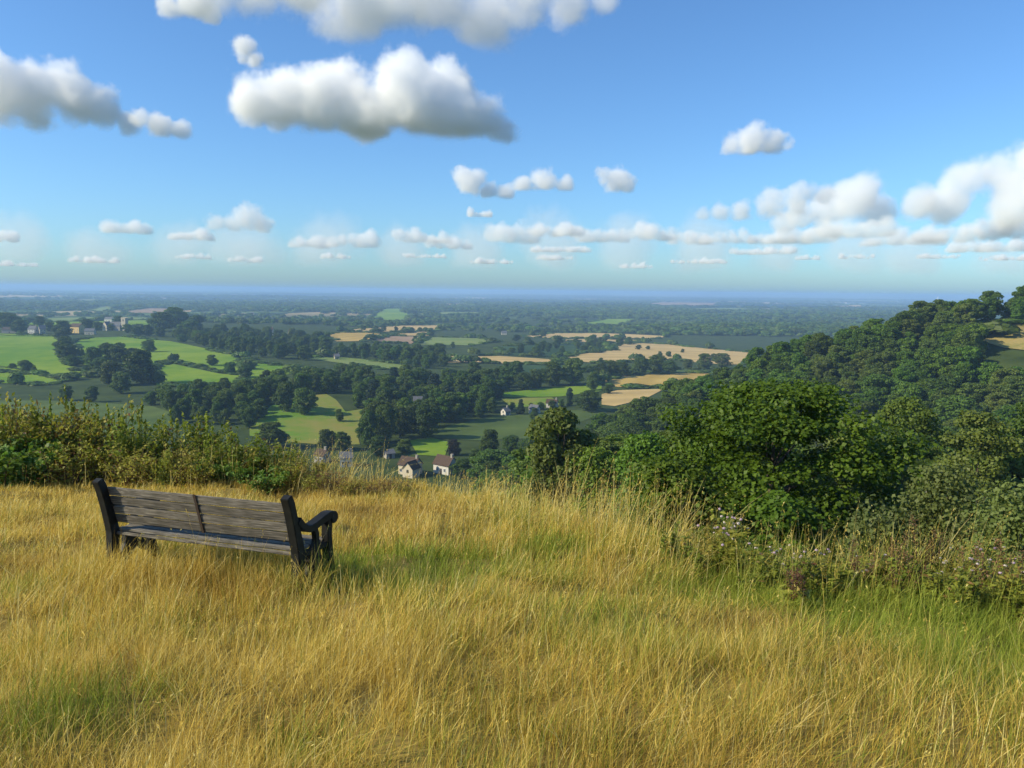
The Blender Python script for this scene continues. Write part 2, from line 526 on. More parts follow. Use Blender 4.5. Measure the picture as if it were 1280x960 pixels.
# ------------------------------------------------------------------ fields, each a thin sheet draped over the land
def soil(name, a, b, scale=0.02, rows=None):
    t = NT(name)
    P = t.pos()
    f = t.noise(P, scale, 5, 0.6)
    f2 = t.noise(P, scale * 9, 3, 0.6)
    c = t.mix(t.ramp(t.math('ADD', t.math('MULTIPLY', f, 0.7), t.math('MULTIPLY', f2, 0.3)), [(0.41, 0.0), (0.59, 1.0)]), a, b)
    if rows:
        w = t.node('ShaderNodeTexWave', wave_type='BANDS')
        t.l.new(t.mapping(P, (1, 1, 0), (0, 0, rows[1])), w.inputs['Vector'])
        w.inputs['Scale'].default_value = rows[0]
        w.inputs['Distortion'].default_value = 1.5
        c = t.mix(t.math('MULTIPLY', w.outputs['Fac'], 0.34), c, (a[0] * 0.5, a[1] * 0.5, a[2] * 0.5))
    return t.done(c, 0.95, 0.05)
FM = {
    'green': soil('pasture_bright', (0.10, 0.20, 0.013), (0.19, 0.27, 0.024), 0.012),
    'knoll': soil('pasture_sunburnt', (0.11, 0.21, 0.02), (0.22, 0.21, 0.05), 0.02),
    'dull': soil('pasture_dull', (0.075, 0.115, 0.03), (0.10, 0.14, 0.038), 0.02, (0.012, 0.6)),
    'dark': soil('crop_dark', (0.03, 0.06, 0.022), (0.045, 0.085, 0.03), 0.02),
    'pale': soil('pasture_pale', (0.14, 0.20, 0.05), (0.19, 0.23, 0.07), 0.02),
    'wheat': soil('wheat_ripe', (0.40, 0.28, 0.075), (0.48, 0.34, 0.10), 0.02, (0.013, 0.4)),
    'stubble': soil('stubble', (0.46, 0.33, 0.13), (0.55, 0.40, 0.17), 0.015, (0.011, 1.2)),
    'plough': soil('bare_earth', (0.27, 0.18, 0.11), (0.33, 0.23, 0.14), 0.02),
    'dry': soil('dry_hill_grass', (0.16, 0.17, 0.045), (0.32, 0.25, 0.09), 0.08),
    'track': soil('pale_track', (0.42, 0.38, 0.28), (0.5, 0.45, 0.34), 0.2),
}
FIELDS = [
    ('dry', [(1228, 428), (1248, 412), (1280, 399), (1340, 382), (1340, 446), (1290, 440), (1255, 436)]),
    ('green', [(30, 404), (128, 401.5), (206, 399.5), (202, 408), (170, 411), (95, 412), (28, 411.5)]),
    ('pale', [(50, 400.5), (60, 398), (130, 396.3), (200, 397.5), (206, 399), (128, 401), (56, 402.8)]),
    ('green', [(-30, 416), (20, 418), (70, 420.5), (76, 430), (78, 441), (92, 458), (120, 471), (85, 473), (40, 466), (-30, 460)]),
    ('green', [(-30, 462), (40, 468), (90, 475), (60, 481), (-30, 478)]),
    ('green', [(90, 426), (112, 422.5), (160, 421), (214, 427), (262, 437), (310, 449), (306, 464), (280, 466), (216, 452.5), (186, 459), (112, 459), (97, 452)]),
    ('green', [(186, 460), (216, 455), (278, 468), (306, 468), (302, 478), (245, 483), (196, 482)]),
    ('dull', [(-40, 501), (60, 501), (118, 503), (190, 508), (215, 516), (222, 535), (100, 545), (-40, 545)]),
    ('track', [(205, 515), (216, 516.5), (219, 519), (213, 523), (208, 522), (213, 519)]),
    ('green', [(305, 450), (330, 455), (386, 461), (372, 466), (330, 474), (306, 478)]),
    ('knoll', [(312, 536), (338, 508), (372, 496), (408, 493), (420, 500), (432, 515), (457, 511), (460, 520), (447, 545), (450, 556), (400, 556), (350, 552), (312, 545)]),
    ('pale', [(378, 447), (420, 446), (470, 451), (514, 458.5), (512, 461), (476, 461.5), (440, 456)]),
    ('wheat', [(402, 419.5), (420, 416), (470, 416), (486, 420), (457, 426.5), (421, 427)]),
    ('plough', [(459, 427), (488, 420), (532, 421.5), (514, 430)]),
    ('stubble', [(424, 414), (455, 410.5), (500, 407), (554, 406.7), (548, 413), (492, 415)]),
    ('stubble', [(492, 417.5), (538, 414), (536, 420), (490, 419.5)]),
    ('pale', [(522, 431), (538, 421.5), (600, 423), (622, 427.5), (588, 432)]),
    ('stubble', [(553, 445), (620, 445), (698, 450), (696, 456), (620, 454.5), (556, 453)]),
    ('green', [(462, 399), (476, 386), (506, 386), (512, 400), (488, 402)]),
    ('pale', [(528, 392.5), (552, 390), (612, 390.5), (600, 394.5)]),
    ('dull', [(540, 548), (560, 533), (620, 520), (690, 514), (770, 511), (720, 530), (670, 548), (600, 551)]),
    ('green', [(512, 551), (538, 547), (562, 553), (556, 571), (522, 569)]),
    ('dark', [(622, 434), (690, 430), (750, 431), (764, 437), (692, 446), (632, 444.5)]),
    ('stubble', [(650, 421), (690, 416.8), (746, 416.5), (836, 420.5), (822, 423), (740, 422), (690, 423)]),
    ('stubble', [(690, 425), (740, 424), (812, 425.2), (800, 427.5), (765, 429), (715, 427)]),
    ('stubble', [(692, 447.5), (765, 438), (768, 431), (800, 429), (840, 431), (862, 434), (950, 442), (930, 456), (884, 455), (840, 449), (800, 452), (742, 454)]),
    ('dark', [(620, 457), (742, 457), (732, 466), (650, 465.5)]),
    ('wheat', [(748, 480), (768, 471), (806, 467.5), (895, 467), (885, 484), (772, 484)]),
    ('stubble', [(752, 493), (772, 488), (830, 486.5), (806, 499), (768, 508), (752, 506)]),
    ('dull', [(840, 462), (905, 461), (895, 466), (808, 467)]),
    ('green', [(624, 492), (680, 485.5), (752, 481), (752, 489), (700, 496), (630, 497)]),
    ('knoll', [(626, 498), (690, 497), (700, 506), (640, 510)]),
    ('green', [(714, 405.5), (758, 399), (802, 398.5), (776, 405.5)]),
    ('plough', [(802, 380.5), (846, 377), (902, 378), (886, 383), (822, 382.5)]),
    ('plough', [(150, 391.5), (180, 385.5), (217, 386), (214, 391.5)]),
    ('stubble', [(224, 389), (246, 386.5), (240, 390.5)]),
    ('pale', [(275, 391), (300, 387), (297, 393)]),
    ('stubble', [(1040, 383), (1075, 381), (1082, 384.5), (1050, 385.5)]),
    ('stubble', [(540, 381), (575, 379.5), (590, 382), (560, 383.5)]),
    ('pale', [(855, 386), (930, 384), (940, 389), (870, 390)]),
    ('pale', [(110, 388), (150, 380), (160, 383), (130, 391)]),
]
FIELD_XY = []
def drape(name, poly, mat, off, step):
    bm = bmesh.new()
    vs_ = [bm.verts.new((p[0], p[1], 0)) for p in poly]
    bm.faces.new(vs_)
    xs, ys = [p[0] for p in poly], [p[1] for p in poly]
    for axis, lo, hi in ((0, min(xs), max(xs)), (1, min(ys), max(ys))):
        n = max(1, min(60, int((hi - lo) / step)))
        for k in range(1, n):
            c = lo + (hi - lo) * k / n
            co, no = ((c, 0, 0), (1, 0, 0)) if axis == 0 else ((0, c, 0), (0, 1, 0))
            bmesh.ops.bisect_plane(bm, geom=bm.verts[:] + bm.edges[:] + bm.faces[:], plane_co=co, plane_no=no)
    co = np.array([v.co[:] for v in bm.verts])
    z = land(co[:, 0], co[:, 1]) + off
    for v, zz in zip(bm.verts, z):
        v.co.z = zz
    bmesh.ops.triangulate(bm, faces=[f for f in bm.faces if len(f.verts) > 4])
    for f in bm.faces:
        if f.normal.z < 0:
            f.normal_flip()
        f.smooth = True
    me = bpy.data.meshes.new(name)
    bm.to_mesh(me)
    bm.free()
    return tag(link(name, me, None, mat), kind='structure')
FIELD_NAMES = {'green': 'pasture_field', 'knoll': 'sunburnt_field', 'dull': 'grey_green_field', 'dark': 'dark_crop_field', 'pale': 'pale_field', 'wheat': 'wheat_field', 'stubble': 'stubble_field', 'plough': 'bare_earth_field', 'track': 'farm_track', 'dry': 'dry_grass_slope'}
for kind, pp in FIELDS:
    g = [ground_at(*p) for p in pp]
    if any(q is None for q in g):
        continue
    xy = [(q.x, q.y) for q in g]
    d = sum(math.hypot(*q) for q in xy) / len(xy)
    FIELD_XY.append((kind, np.array(xy)))
    drape(FIELD_NAMES[kind], xy, FM[kind], 0.10 + d * 0.00025, max(8.0, d * 0.02))
# bare grass slope high on the wooded spur
def in_poly(x, y, poly):
    x, y = np.asarray(x), np.asarray(y)
    inside = np.zeros(x.shape, dtype=bool)
    n = len(poly)
    for i in range(n):
        (x1, y1), (x2, y2) = poly[i], poly[(i + 1) % n]
        c = ((y1 > y) != (y2 > y)) & (x < (x2 - x1) * (y - y1) / ((y2 - y1) if y2 != y1 else 1e-12) + x1)
        inside ^= c
    return inside
# ------------------------------------------------------------------ plant building blocks
def unit(v):
    return v / np.maximum(np.linalg.norm(v, axis=-1, keepdims=True), 1e-9)

def leaf_quads(P, N, S, g, fold=0.2, aspect=0.62):
    """one folded diamond per leaf"""
    n = len(P)
    N = unit(N)
    t_ = unit(np.cross(N, g.normal(size=(n, 3))))
    b_ = np.cross(N, t_)
    S = np.broadcast_to(np.asarray(S, dtype=float), (n,))[:, None]
    a = P - t_ * S
    c = P + t_ * S
    b = P + b_ * S * aspect + N * S * fold
    d = P - b_ * S * aspect + N * S * fold
    V = np.stack([a, b, c, d], 1).reshape(-1, 3)
    F = np.arange(4 * n).reshape(n, 4)
    return V, F

def tube(pts, radii, k=6):
    pts = np.asarray(pts, dtype=float)
    m = len(pts)
    V, F = [], []
    for i in range(m):
        tdir = pts[min(i + 1, m - 1)] - pts[max(i - 1, 0)]
        tdir = tdir / (np.linalg.norm(tdir) + 1e-9)
        ref = np.array([1.0, 0, 0]) if abs(tdir[0]) < 0.8 else np.array([0, 1.0, 0])
        u = np.cross(tdir, ref)
        u /= np.linalg.norm(u)
        w = np.cross(tdir, u)
        for j in range(k):
            a = 2 * math.pi * j / k
            V.append(pts[i] + radii[i] * (math.cos(a) * u + math.sin(a) * w))
    for i in range(m - 1):
        for j in range(k):
            F.append((i * k + j, i * k + (j + 1) % k, (i + 1) * k + (j + 1) % k, (i + 1) * k + j))
    return np.array(V), np.array(F)

class Soup:
    def __init__(self):
        self.V, self.F, self.rnd, self.n = [], {}, {}, 0
    def add(self, V, F, rnd=0.5):
        F = np.asarray(F)
        k = F.shape[1]
        self.V.append(np.asarray(V))
        self.F.setdefault(k, []).append(F + self.n)
        self.rnd.setdefault(k, []).append(np.broadcast_to(np.asarray(rnd, dtype=float), (len(F),)))
        self.n += len(V)
    def mesh(self, name, mat, smooth=False):
        ks = sorted(self.F)
        me = np_mesh(name, np.concatenate(self.V), [np.concatenate(self.F[k]) for k in ks], smooth, {'rnd': np.concatenate([np.concatenate(self.rnd[k]) for k in ks])})
        me.materials.append(mat)
        return me

def bark_mat(name, a, b):
    t = NT(name)
    P = t.node('ShaderNodeTexCoord').outputs['Object']
    f = t.noise(t.mapping(P, (3, 3, 0.7)), 3.0, 5)
    m = t.done(t.mix(f, a, b), 0.9, 0.1)
    t.bump(f, 0.6, 0.03)
    return m
BARK = bark_mat('bark_grey_brown', (0.05, 0.04, 0.03), (0.13, 0.11, 0.085))
BIRCH_BARK = bark_mat('bark_pale', (0.12, 0.11, 0.09), (0.4, 0.38, 0.33))

LEAF = {
    'oak': leaf_mat('leaves_dark_green', (0.042, 0.078, 0.011), (0.12, 0.185, 0.022), (0.085, 0.14, 0.016)),
    'ash': leaf_mat('leaves_mid_green', (0.050, 0.105, 0.008), (0.145, 0.235, 0.017), (0.085, 0.155, 0.014)),
    'grey': leaf_mat('leaves_grey_green', (0.075, 0.115, 0.018), (0.165, 0.22, 0.038), (0.115, 0.16, 0.026)),
    'lime': leaf_mat('leaves_lime_green', (0.12, 0.20, 0.018), (0.24, 0.34, 0.03)),
    'fir': leaf_mat('needles_blue_green', (0.014, 0.034, 0.014), (0.035, 0.065, 0.024), transl=0.1),
    'purple': leaf_mat('leaves_dark_purple', (0.016, 0.014, 0.010), (0.04, 0.03, 0.018), transl=0.15),
}

def crown_shape(g, H, W, low, n_cl, rc, kind):
    """centres and radii of the leaf clumps of one crown of height H and width W"""
    C, Rr = [], []
    tries = 0
    while len(C) < n_cl and tries < n_cl * 60:
        tries += 1
        u = g.uniform(0, 1)
        a = g.uniform(0, 2 * math.pi)
        if kind == 'cone':
            z = low * H + (H - low * H) * u
            env = 0.5 * W * (1 - u) ** 0.85 * (0.9 + 0.2 * g.uniform())
        elif kind == 'column':
            z = low * H + (H - low * H) * u
            env = 0.5 * W * (math.sin(math.pi * min(1, 0.12 + 0.88 * u)) ** 0.5)
        else:
            z = low * H + (H - low * H) * u
            s = (u - 0.42) / 0.58 if u > 0.42 else (0.42 - u) / (0.46 if kind == 'round' else 0.95)
            env = 0.5 * W * math.sqrt(max(0.0, 1 - min(1, s) ** 2.2)) * (0.82 + 0.30 * math.sin(3 * a + 5 * u) * math.cos(2 * a + 1.3))
        q = math.sqrt(g.uniform(0.25, 1.0))
        r = rc * g.uniform(0.65, 1.3)
        e = max(0.0, env - 0.55 * r) * q
        p = np.array([e * math.cos(a), e * math.sin(a), min(z, H - 0.7 * r)])
        if all(np.linalg.norm(p - c) > 0.62 * rc for c in C):
            C.append(p)
            Rr.append(r)
    return np.array(C), np.array(Rr)

def make_tree(seed, kind, H=10.0, W=9.0, low=0.10, n_cl=70, rc=1.15, leaves=9000, size=0.26, leaf='oak', bark=None, trunk_r=0.28, limbs=9):
    g = np.random.default_rng(seed)
    C, Rr = crown_shape(g, H, W, low, n_cl, rc, kind)
    per = (Rr ** 2 / (Rr ** 2).sum() * leaves).astype(int) + 3
    P, N, rnd = [], [], []
    for c, r, k in zip(C, Rr, per):
        d = unit(g.normal(size=(k, 3)))
        d[:, 2] = np.abs(d[:, 2]) * np.where(g.uniform(size=k) < 0.72, 1, -1)
        rad = r * g.uniform(0.55, 1.0, k) ** 0.5 * (0.82 + 0.36 * vnoise3(d * 2.2 + c, seed))
        flat = np.array([1.0, 1.0, 0.72])
        P.append(c + d * rad[:, None] * flat)
        N.append(d * 0.9 + g.normal(size=(k, 3)) * 0.65 + np.array([0, 0, 0.35]))
        rnd.append(np.clip(g.normal(0.5, 0.24, k) + 0.16 * g.normal(), 0, 1))
    P, N, rnd = np.concatenate(P), np.concatenate(N), np.concatenate(rnd)
    V, F = leaf_quads(P, N, size * g.uniform(0.6, 1.25, len(P)), g)
    s = Soup()
    s.add(V, F, rnd)
    crown = s.mesh('crown', LEAF[leaf] if isinstance(leaf, str) else leaf)
    s = Soup()
    top = 0.62 * H if kind == 'round' else 0.9 * H
    n = 7
    bend = g.normal(size=2) * 0.04 * H
    tp = np.array([[bend[0] * (k / n) ** 2, bend[1] * (k / n) ** 2, -0.6 + (top + 0.6) * k / n] for k in range(n + 1)])
    tr = [trunk_r * (1.25 if k == 0 else 1) * (1 - 0.82 * k / n) for k in range(n + 1)]
    s.add(*tube(tp, tr, 7))
    for q in g.choice(len(C), min(limbs, len(C)), replace=False):
        k0 = g.integers(1, 5)
        a, b = tp[k0], C[q]
        mid = (a + b) / 2 + np.array([0, 0, -0.06 * H])
        s.add(*tube([a, mid, b], [tr[k0] * 0.55, tr[k0] * 0.36, 0.03], 5))
    trunk = s.mesh('trunk', bark or BARK, True)
    return trunk, crown, C, tp

PROTO = {}
for k in range(3):
    PROTO['oak', k] = make_tree(100 + k, 'round', leaf='oak', W=(9.6, 8.6, 10.2)[k], leaves=9500, n_cl=64)
    PROTO['ash', k] = make_tree(110 + k, 'round', leaf='ash', W=(8.2, 9.0, 7.6)[k], leaves=9500, n_cl=74, rc=1.0)
for k in range(2):
    PROTO['grey', k] = make_tree(120 + k, 'round', leaf='grey', W=(7.4, 8.4)[k], leaves=10000, n_cl=84, rc=0.85, size=0.22)
PROTO['lime', 0] = make_tree(130, 'round', leaf='lime', W=9.0, leaves=7000)
PROTO['purple', 0] = make_tree(131, 'round', leaf='purple', W=9.4, leaves=7000, low=0.03)
PROTO['fir', 0] = make_tree(132, 'cone', leaf='fir', W=4.6, leaves=7000, n_cl=80, rc=0.7, low=0.06, size=0.24)
PROTO['column', 0] = make_tree(133, 'column', leaf='fir', W=3.6, leaves=7000, n_cl=70, rc=0.7, low=0.04, size=0.22)
NV = {'oak': 3, 'ash': 3, 'grey': 2, 'lime': 1, 'purple': 1, 'fir': 1, 'column': 1}

# ------------------------------------------------------------------ where the trees of the valley and the spur stand
TREES = []      # dicts: xy, w, h (metres), kind, label, group
def lone(px, py, w, h, kind, label, group=None):
    p = ground_at(px, py, 120.0)
    if p is None:
        return
    mpp = math.hypot(p.x, p.y) / FPX
    TREES.append(dict(x=p.x, y=p.y, w=w * mpp, h=h * mpp, kind=kind, label=label, group=group))

COL_G, CLUMP_G = 'trees down the meadow hedge', 'trees clumped in the meadow hollow'
lone(187, 440, 17, 14, 'oak', 'round dark tree alone on the upper slope of the wide meadow')
for a in [(80, 428, 20, 17), (81, 440, 20, 17), (84, 450, 22, 18), (91, 458, 16, 13), (78, 418, 22, 15)]:
    lone(*a, 'oak', 'dark tree in the short column dividing the two bright meadows', COL_G)
for a in [(116, 457, 22, 21), (133, 453, 22, 22), (149, 447, 18, 17), (148, 456, 24, 22), (166, 456, 26, 19), (125, 462, 20, 14)]:
    lone(*a, 'oak', 'dark tree in the hollow clump of the wide meadow', CLUMP_G)
lone(178, 480, 38, 39, 'oak', 'biggest dark domed tree at the foot of the hollow clump, casting a long shadow')
lone(138, 482, 38, 28, 'grey', 'pale grey-green spreading tree beside the biggest domed tree')
lone(152, 492, 32, 25, 'grey', 'grey-green tree below the pale spreading one')
lone(33, 465, 17, 13, 'oak', 'rounded hedge tree on the lower meadow bank, largest of three')
lone(43, 466, 8, 7, 'oak', 'small hedge tree touching the rounded one on the lower bank')
lone(16, 461, 9, 6, 'oak', 'low bush-like tree on the bank, apart from the pair')
lone(265, 457, 16, 13, 'oak', 'small round tree at the top of the meadow hedge')
lone(288, 468, 17, 15, 'ash', 'round tree halfway along the meadow hedge')
lone(307, 472, 16, 17, 'oak', 'round tree at the bottom of the meadow hedge')
VG, RG = 'trees round the church village', 'trees on the brow beyond the church'
for a in [(110, 412, 18, 12), (122, 413, 14, 10), (50, 408, 14, 11), (62, 414, 14, 10), (10, 412, 30, 18), (24, 416, 18, 14), (40, 415, 12, 8), (95, 413, 10, 7), (140, 413, 12, 8), (148, 405, 14, 9), (133, 400, 12, 6)]:
    lone(*a, 'oak', 'dark tree among the houses of the church village', VG)
for a in [(160, 416, 12, 10), (172, 420, 14, 11), (185, 420, 16, 13), (200, 421, 13, 11), (205, 414, 30, 22), (220, 410, 30, 24), (236, 420, 26, 18), (250, 428, 24, 14), (228, 428, 14, 10), (245, 411, 24, 16)]:
    lone(*a, 'oak', 'dark tree in the belt running downhill from the church', RG)
lone(357, 514, 28, 36, 'oak', 'tall dark tree on the sunburnt knoll, behind its spreading partner')
lone(380, 518, 34, 33, 'oak', 'spreading dark tree on the sunburnt knoll with its trunk and shadow in view')
lone(424, 527, 13, 16, 'oak', 'small leaning tree at the edge of the sunburnt knoll')
KG = 'trees below the knoll'
for a in [(408, 562, 26, 26), (428, 563, 22, 24), (340, 560, 44, 32), (312, 535, 22, 26), (318, 512, 20, 24)]:
    lone(*a, 'oak', 'dark tree at the foot of the sunburnt knoll', KG)
VW = 'tall trees behind the cottages'
for a in [(460, 558, 30, 46), (480, 553, 34, 48), (500, 547, 30, 40), (532, 548, 36, 44), (516, 540, 30, 36), (474, 570, 30, 26), (506, 566, 24, 18)]:
    lone(*a, 'oak', 'tall dark tree behind the brown-roofed cottages', VW)
lone(553, 528, 28, 33, 'ash', 'mid-green tree at the field corner, slimmer of the two')
lone(572, 526, 34, 36, 'ash', 'mid-green domed tree at the field corner, broader of the two')
lone(524, 502, 30, 19, 'lime', 'bright lime-green tree deep in the dark wood')
lone(500, 508, 14, 12, 'lime', 'small lime-green tree beside the bright one')
lone(577, 596, 28, 24, 'oak', 'leafy tree half hiding the white gabled cottage')
lone(567, 569, 22, 21, 'purple', 'nearly black purple-leaved round tree above the white gabled cottage')
for a in [(690, 482, 36, 31), (716, 481, 36, 34), (670, 485, 26, 24)]:
    lone(*a, 'oak', 'big dark domed tree in the clump over the green paddock', 'domed trees over the paddock')
for a in [(752, 473, 20, 20), (764, 472, 22, 22), (778, 470, 22, 18)]:
    lone(*a, 'oak', 'dark tree in the middle clump behind the golden field', 'middle clump behind the golden field')
for a in [(800, 468, 26, 22), (820, 466, 28, 23), (836, 468, 22, 17)]:
    lone(*a, 'oak', 'dark tree in the rounded clump at the top of the golden field', 'clump at the top of the golden field')
for a in [(608, 488, 30, 28), (634, 484, 30, 26), (655, 487, 26, 22), (622, 496, 24, 22), (592, 494, 30, 28)]:
    lone(*a, 'oak', 'dark tree at the wood end by the green paddock', 'wood end by the paddock')
lone(712, 507, 11, 23, 'column', 'narrow columnar conifer by the white cottage')
lone(736, 514, 36, 27, 'oak', 'broad dark round tree behind the columnar conifer')
lone(668, 526, 13, 17, 'oak', 'lone tree out in the grey-green field')
lone(651, 518, 12, 20, 'fir', 'slim pointed conifer in the garden of the white cottage')
lone(741, 488, 18, 24, 'oak', 'ragged pine-like tree at the corner of the golden field')
lone(760, 492, 14, 12, 'oak', 'small tree between the golden and the pale field')
for a in [(640, 512, 10, 10), (676, 512, 14, 10), (690, 510, 12, 10), (664, 512, 9, 9), (702, 508, 10, 10), (615, 516, 18, 20), (600, 522, 20, 22)]:
    lone(*a, 'ash', 'garden tree round the white cottage', 'garden trees of the white cottage')
SG = 'scattered trees in the stubble'
for a in [(751, 455, 8, 8), (825, 445, 7, 6), (836, 446, 8, 7), (853, 441, 5, 5), (666, 420, 6, 6), (679, 421, 9, 8), (698, 431, 12, 11), (742, 429, 11, 11), (756, 429, 9, 8), (775, 433, 11, 12), (786, 431, 13, 10), (798, 437, 8, 6), (810, 437, 6, 5), (765, 424, 4, 4), (680, 432, 8, 7), (720, 430, 10, 8), (540, 420, 6, 5), (519, 429, 9, 9), (495, 414, 6, 6), (505, 414, 7, 6), (515, 415, 8, 6), (525, 415, 7, 6), (470, 413, 8, 6), (455, 413, 7, 6), (480, 414, 7, 7), (551, 436, 14, 7), (566, 435, 7, 8), (650, 441, 10, 8), (640, 441, 9, 7), (660, 430, 10, 9), (645, 426, 12, 8)]:
    lone(*a, 'oak', 'dark field tree in or beside the pale stubble', SG)
for a in [(880, 463, 26, 21), (903, 461, 26, 19), (860, 461, 18, 12), (892, 452, 14, 10)]:
    lone(*a, 'grey', 'greyish tree at the end of the pale stubble', 'greyish trees at the stubble end')
for a in [(612, 577, 32, 42), (640, 567, 26, 24), (594, 580, 20, 20), (660, 572, 30, 26)]:
    lone(*a, 'oak', 'dark tree where the wood meets the grey-green field', 'trees at the wood foot')

def poisson(poly, spacing, g, cap=4000):
    poly = np.asarray(poly)
    lo, hi = poly.min(0), poly.max(0)
    n = int(min(cap, np.prod((hi - lo) / spacing) * 1.0)) + 1
    nx, ny = max(1, int((hi[0] - lo[0]) / spacing)), max(1, int((hi[1] - lo[1]) / spacing))
    ix, iy = np.meshgrid(np.arange(nx), np.arange(ny))
    x = lo[0] + (ix + 0.5 * (iy % 2) + g.uniform(0.1, 0.9, ix.shape)) * spacing
    y = lo[1] + (iy + g.uniform(0.1, 0.9, ix.shape)) * spacing
    x, y = x.ravel(), y.ravel()
    k = in_poly(x, y, poly)
    return x[k], y[k]
def belt(pxpoly, spacing, hm, kinds, label, group, skip_fields=True, wr=(0.75, 1.1)):
    g = np.random.default_rng(len(TREES) + 17)
    poly = [ground_at(*p) for p in pxpoly]
    x, y = poisson([(p.x, p.y) for p in poly], spacing, g)
    ok = np.ones(len(x), dtype=bool)
    if skip_fields:
        for _, f in FIELD_XY:
            ok &= ~in_poly(x, y, f)
    for a, b in zip(x[ok], y[ok]):
        h = hm * g.uniform(0.7, 1.25)
        TREES.append(dict(x=a, y=b, w=h * g.uniform(*wr), h=h, kind=kinds[g.integers(len(kinds))], label=label, group=group))
belt([(-60, 513), (120, 509), (190, 516), (230, 534), (300, 534), (332, 512), (322, 494), (250, 499), (200, 500), (160, 506), (100, 500), (-60, 497)], 11, 10, ['oak', 'oak', 'ash'],
     'dark tree in the long belt along the bottom of the bright meadows', 'tree belt under the bright meadows')
belt([(432, 516), (446, 486), (520, 478), (600, 482), (622, 502), (600, 520), (540, 535), (500, 545), (455, 548), (462, 514)], 12, 12, ['oak', 'oak', 'ash', 'oak', 'fir'],
     'dark tree in the dense valley wood', 'dense valley wood')
belt([(396, 450), (420, 440), (545, 443), (560, 452), (556, 462), (500, 460), (440, 455)], 15, 11, ['oak', 'oak', 'ash'],
     'dark tree in the wood below the ripe wheat', 'wood below the wheat')
belt([(214, 422), (300, 416), (400, 425), (416, 438), (396, 448), (372, 454), (300, 445), (250, 433)], 18, 12, ['oak'],
     'dark tree in the wood on the shoulder of the meadow hill', 'wood on the meadow shoulder')
belt([(305, 492), (330, 488), (386, 476), (470, 474), (450, 484), (400, 497), (345, 508), (318, 528), (300, 528)], 12, 10.5, ['oak', 'oak', 'ash'],
     'dark tree in the belt above the sunburnt knoll', 'belt above the knoll')
belt([(560, 466), (640, 470), (665, 474), (660, 480), (600, 476)], 17, 12, ['oak', 'oak', 'ash'],
     'dark tree in the strip between the stubble and the paddock', 'strip between stubble and paddock')
belt([(622, 442), (690, 436), (760, 432), (766, 437), (690, 445)], 26, 10, ['oak'], 'dark tree along the dark crop field', 'trees along the dark crop', False)
# spur wood
g = np.random.default_rng(41)
sx, sy = poisson([(-60, 40), (480, 40), (480, 360), (-60, 360)], 7.4, g)
e_ = edge_dist(sx, sy)
rt_ = np.interp(sx, RIDGE_X, RIDGE_Z) - 0.2 * np.abs(330 + 0.05 * sx - sy)
val_ = -65.0
hill_ = -1.72 - 0.135 * np.clip(sy, -2, 40) - np.where(e_ > 0, 0.52 * e_, 0)
upx, upy, _ = to_px(sx, sy, land(sx, sy))
WOODFOOT = [(585, 640), (604, 606), (655, 588), (705, 566), (765, 543), (832, 516), (880, 494), (950, 468), (1010, 440), (1800, 270), (1800, 2400), (585, 2400)]
keep = in_poly(upx, upy, WOODFOOT) & (e_ > 48)
keep &= ~((upx > 1216) & (upy < 488) & (upy > 402) & (upx < 1420))
for _, f in FIELD_XY:
    keep &= ~in_poly(sx, sy, f)
for a, b, qx in zip(sx[keep], sy[keep], upx[keep]):
    h = g.uniform(8.0, 13.5) if b > 120 else g.uniform(7.5, 11.0)
    q = vnoise2(np.array([a / 22.0]), np.array([b / 22.0]), 77)[0]
    kind = 'ash' if q < 0.48 else ('oak' if q < 0.60 else 'grey')
    if g.uniform() < 0.15:
        kind = ('oak', 'ash', 'grey')[g.integers(3)]
    zone = 'crowning the skyline of the wooded spur' if b > 306 else ('high on the spur beside the bare grass patch' if qx > 1150 and b > 215 else ('at the foot of the spur wood by the grey-green field' if qx < 800 and b > 150 else ('in the combe floor below the spur wood' if b < 140 else 'halfway up the wooded spur slope')))
    lab = {'ash': 'mid-green', 'oak': 'dark green', 'grey': 'grey-green'}[kind] + ' tree ' + zone
    TREES.append(dict(x=a, y=b, w=h * g.uniform(0.85, 1.2), h=h, kind=kind, label=lab, group='spur wood: ' + lab))
# ------------------------------------------------------------------ which trees show most: those become single things
tx = np.array([q['x'] for q in TREES])
ty = np.array([q['y'] for q in TREES])
tz = land(tx, ty)
tw = np.array([q['w'] for q in TREES])
th = np.array([q['h'] for q in TREES])
cxp, cyp, dep = to_px(tx, ty, tz + th * 0.55)
rx = tw * 0.5 * FPX / np.maximum(dep, 1)
rz = th * 0.48 * FPX / np.maximum(dep, 1)
buf = np.full((480, 640), -1, dtype=int)
yy, xx = np.mgrid[0:480, 0:640]
order = np.argsort(-dep)
for k in order:
    x0, x1 = int(max(0, (cxp[k] - rx[k]) / 2)), int(min(639, (cxp[k] + rx[k]) / 2 + 1))
    y0, y1 = int(max(0, (cyp[k] - rz[k]) / 2)), int(min(479, (cyp[k] + rz[k]) / 2 + 1))
    if x1 <= x0 or y1 <= y0 or dep[k] < 5:
        continue
    sx_, sy_ = xx[y0:y1 + 1, x0:x1 + 1] * 2, yy[y0:y1 + 1, x0:x1 + 1] * 2
    m = ((sx_ - cxp[k]) / rx[k]) ** 2 + ((sy_ - cyp[k]) / rz[k]) ** 2 < 1
    buf[y0:y1 + 1, x0:x1 + 1][m] = k
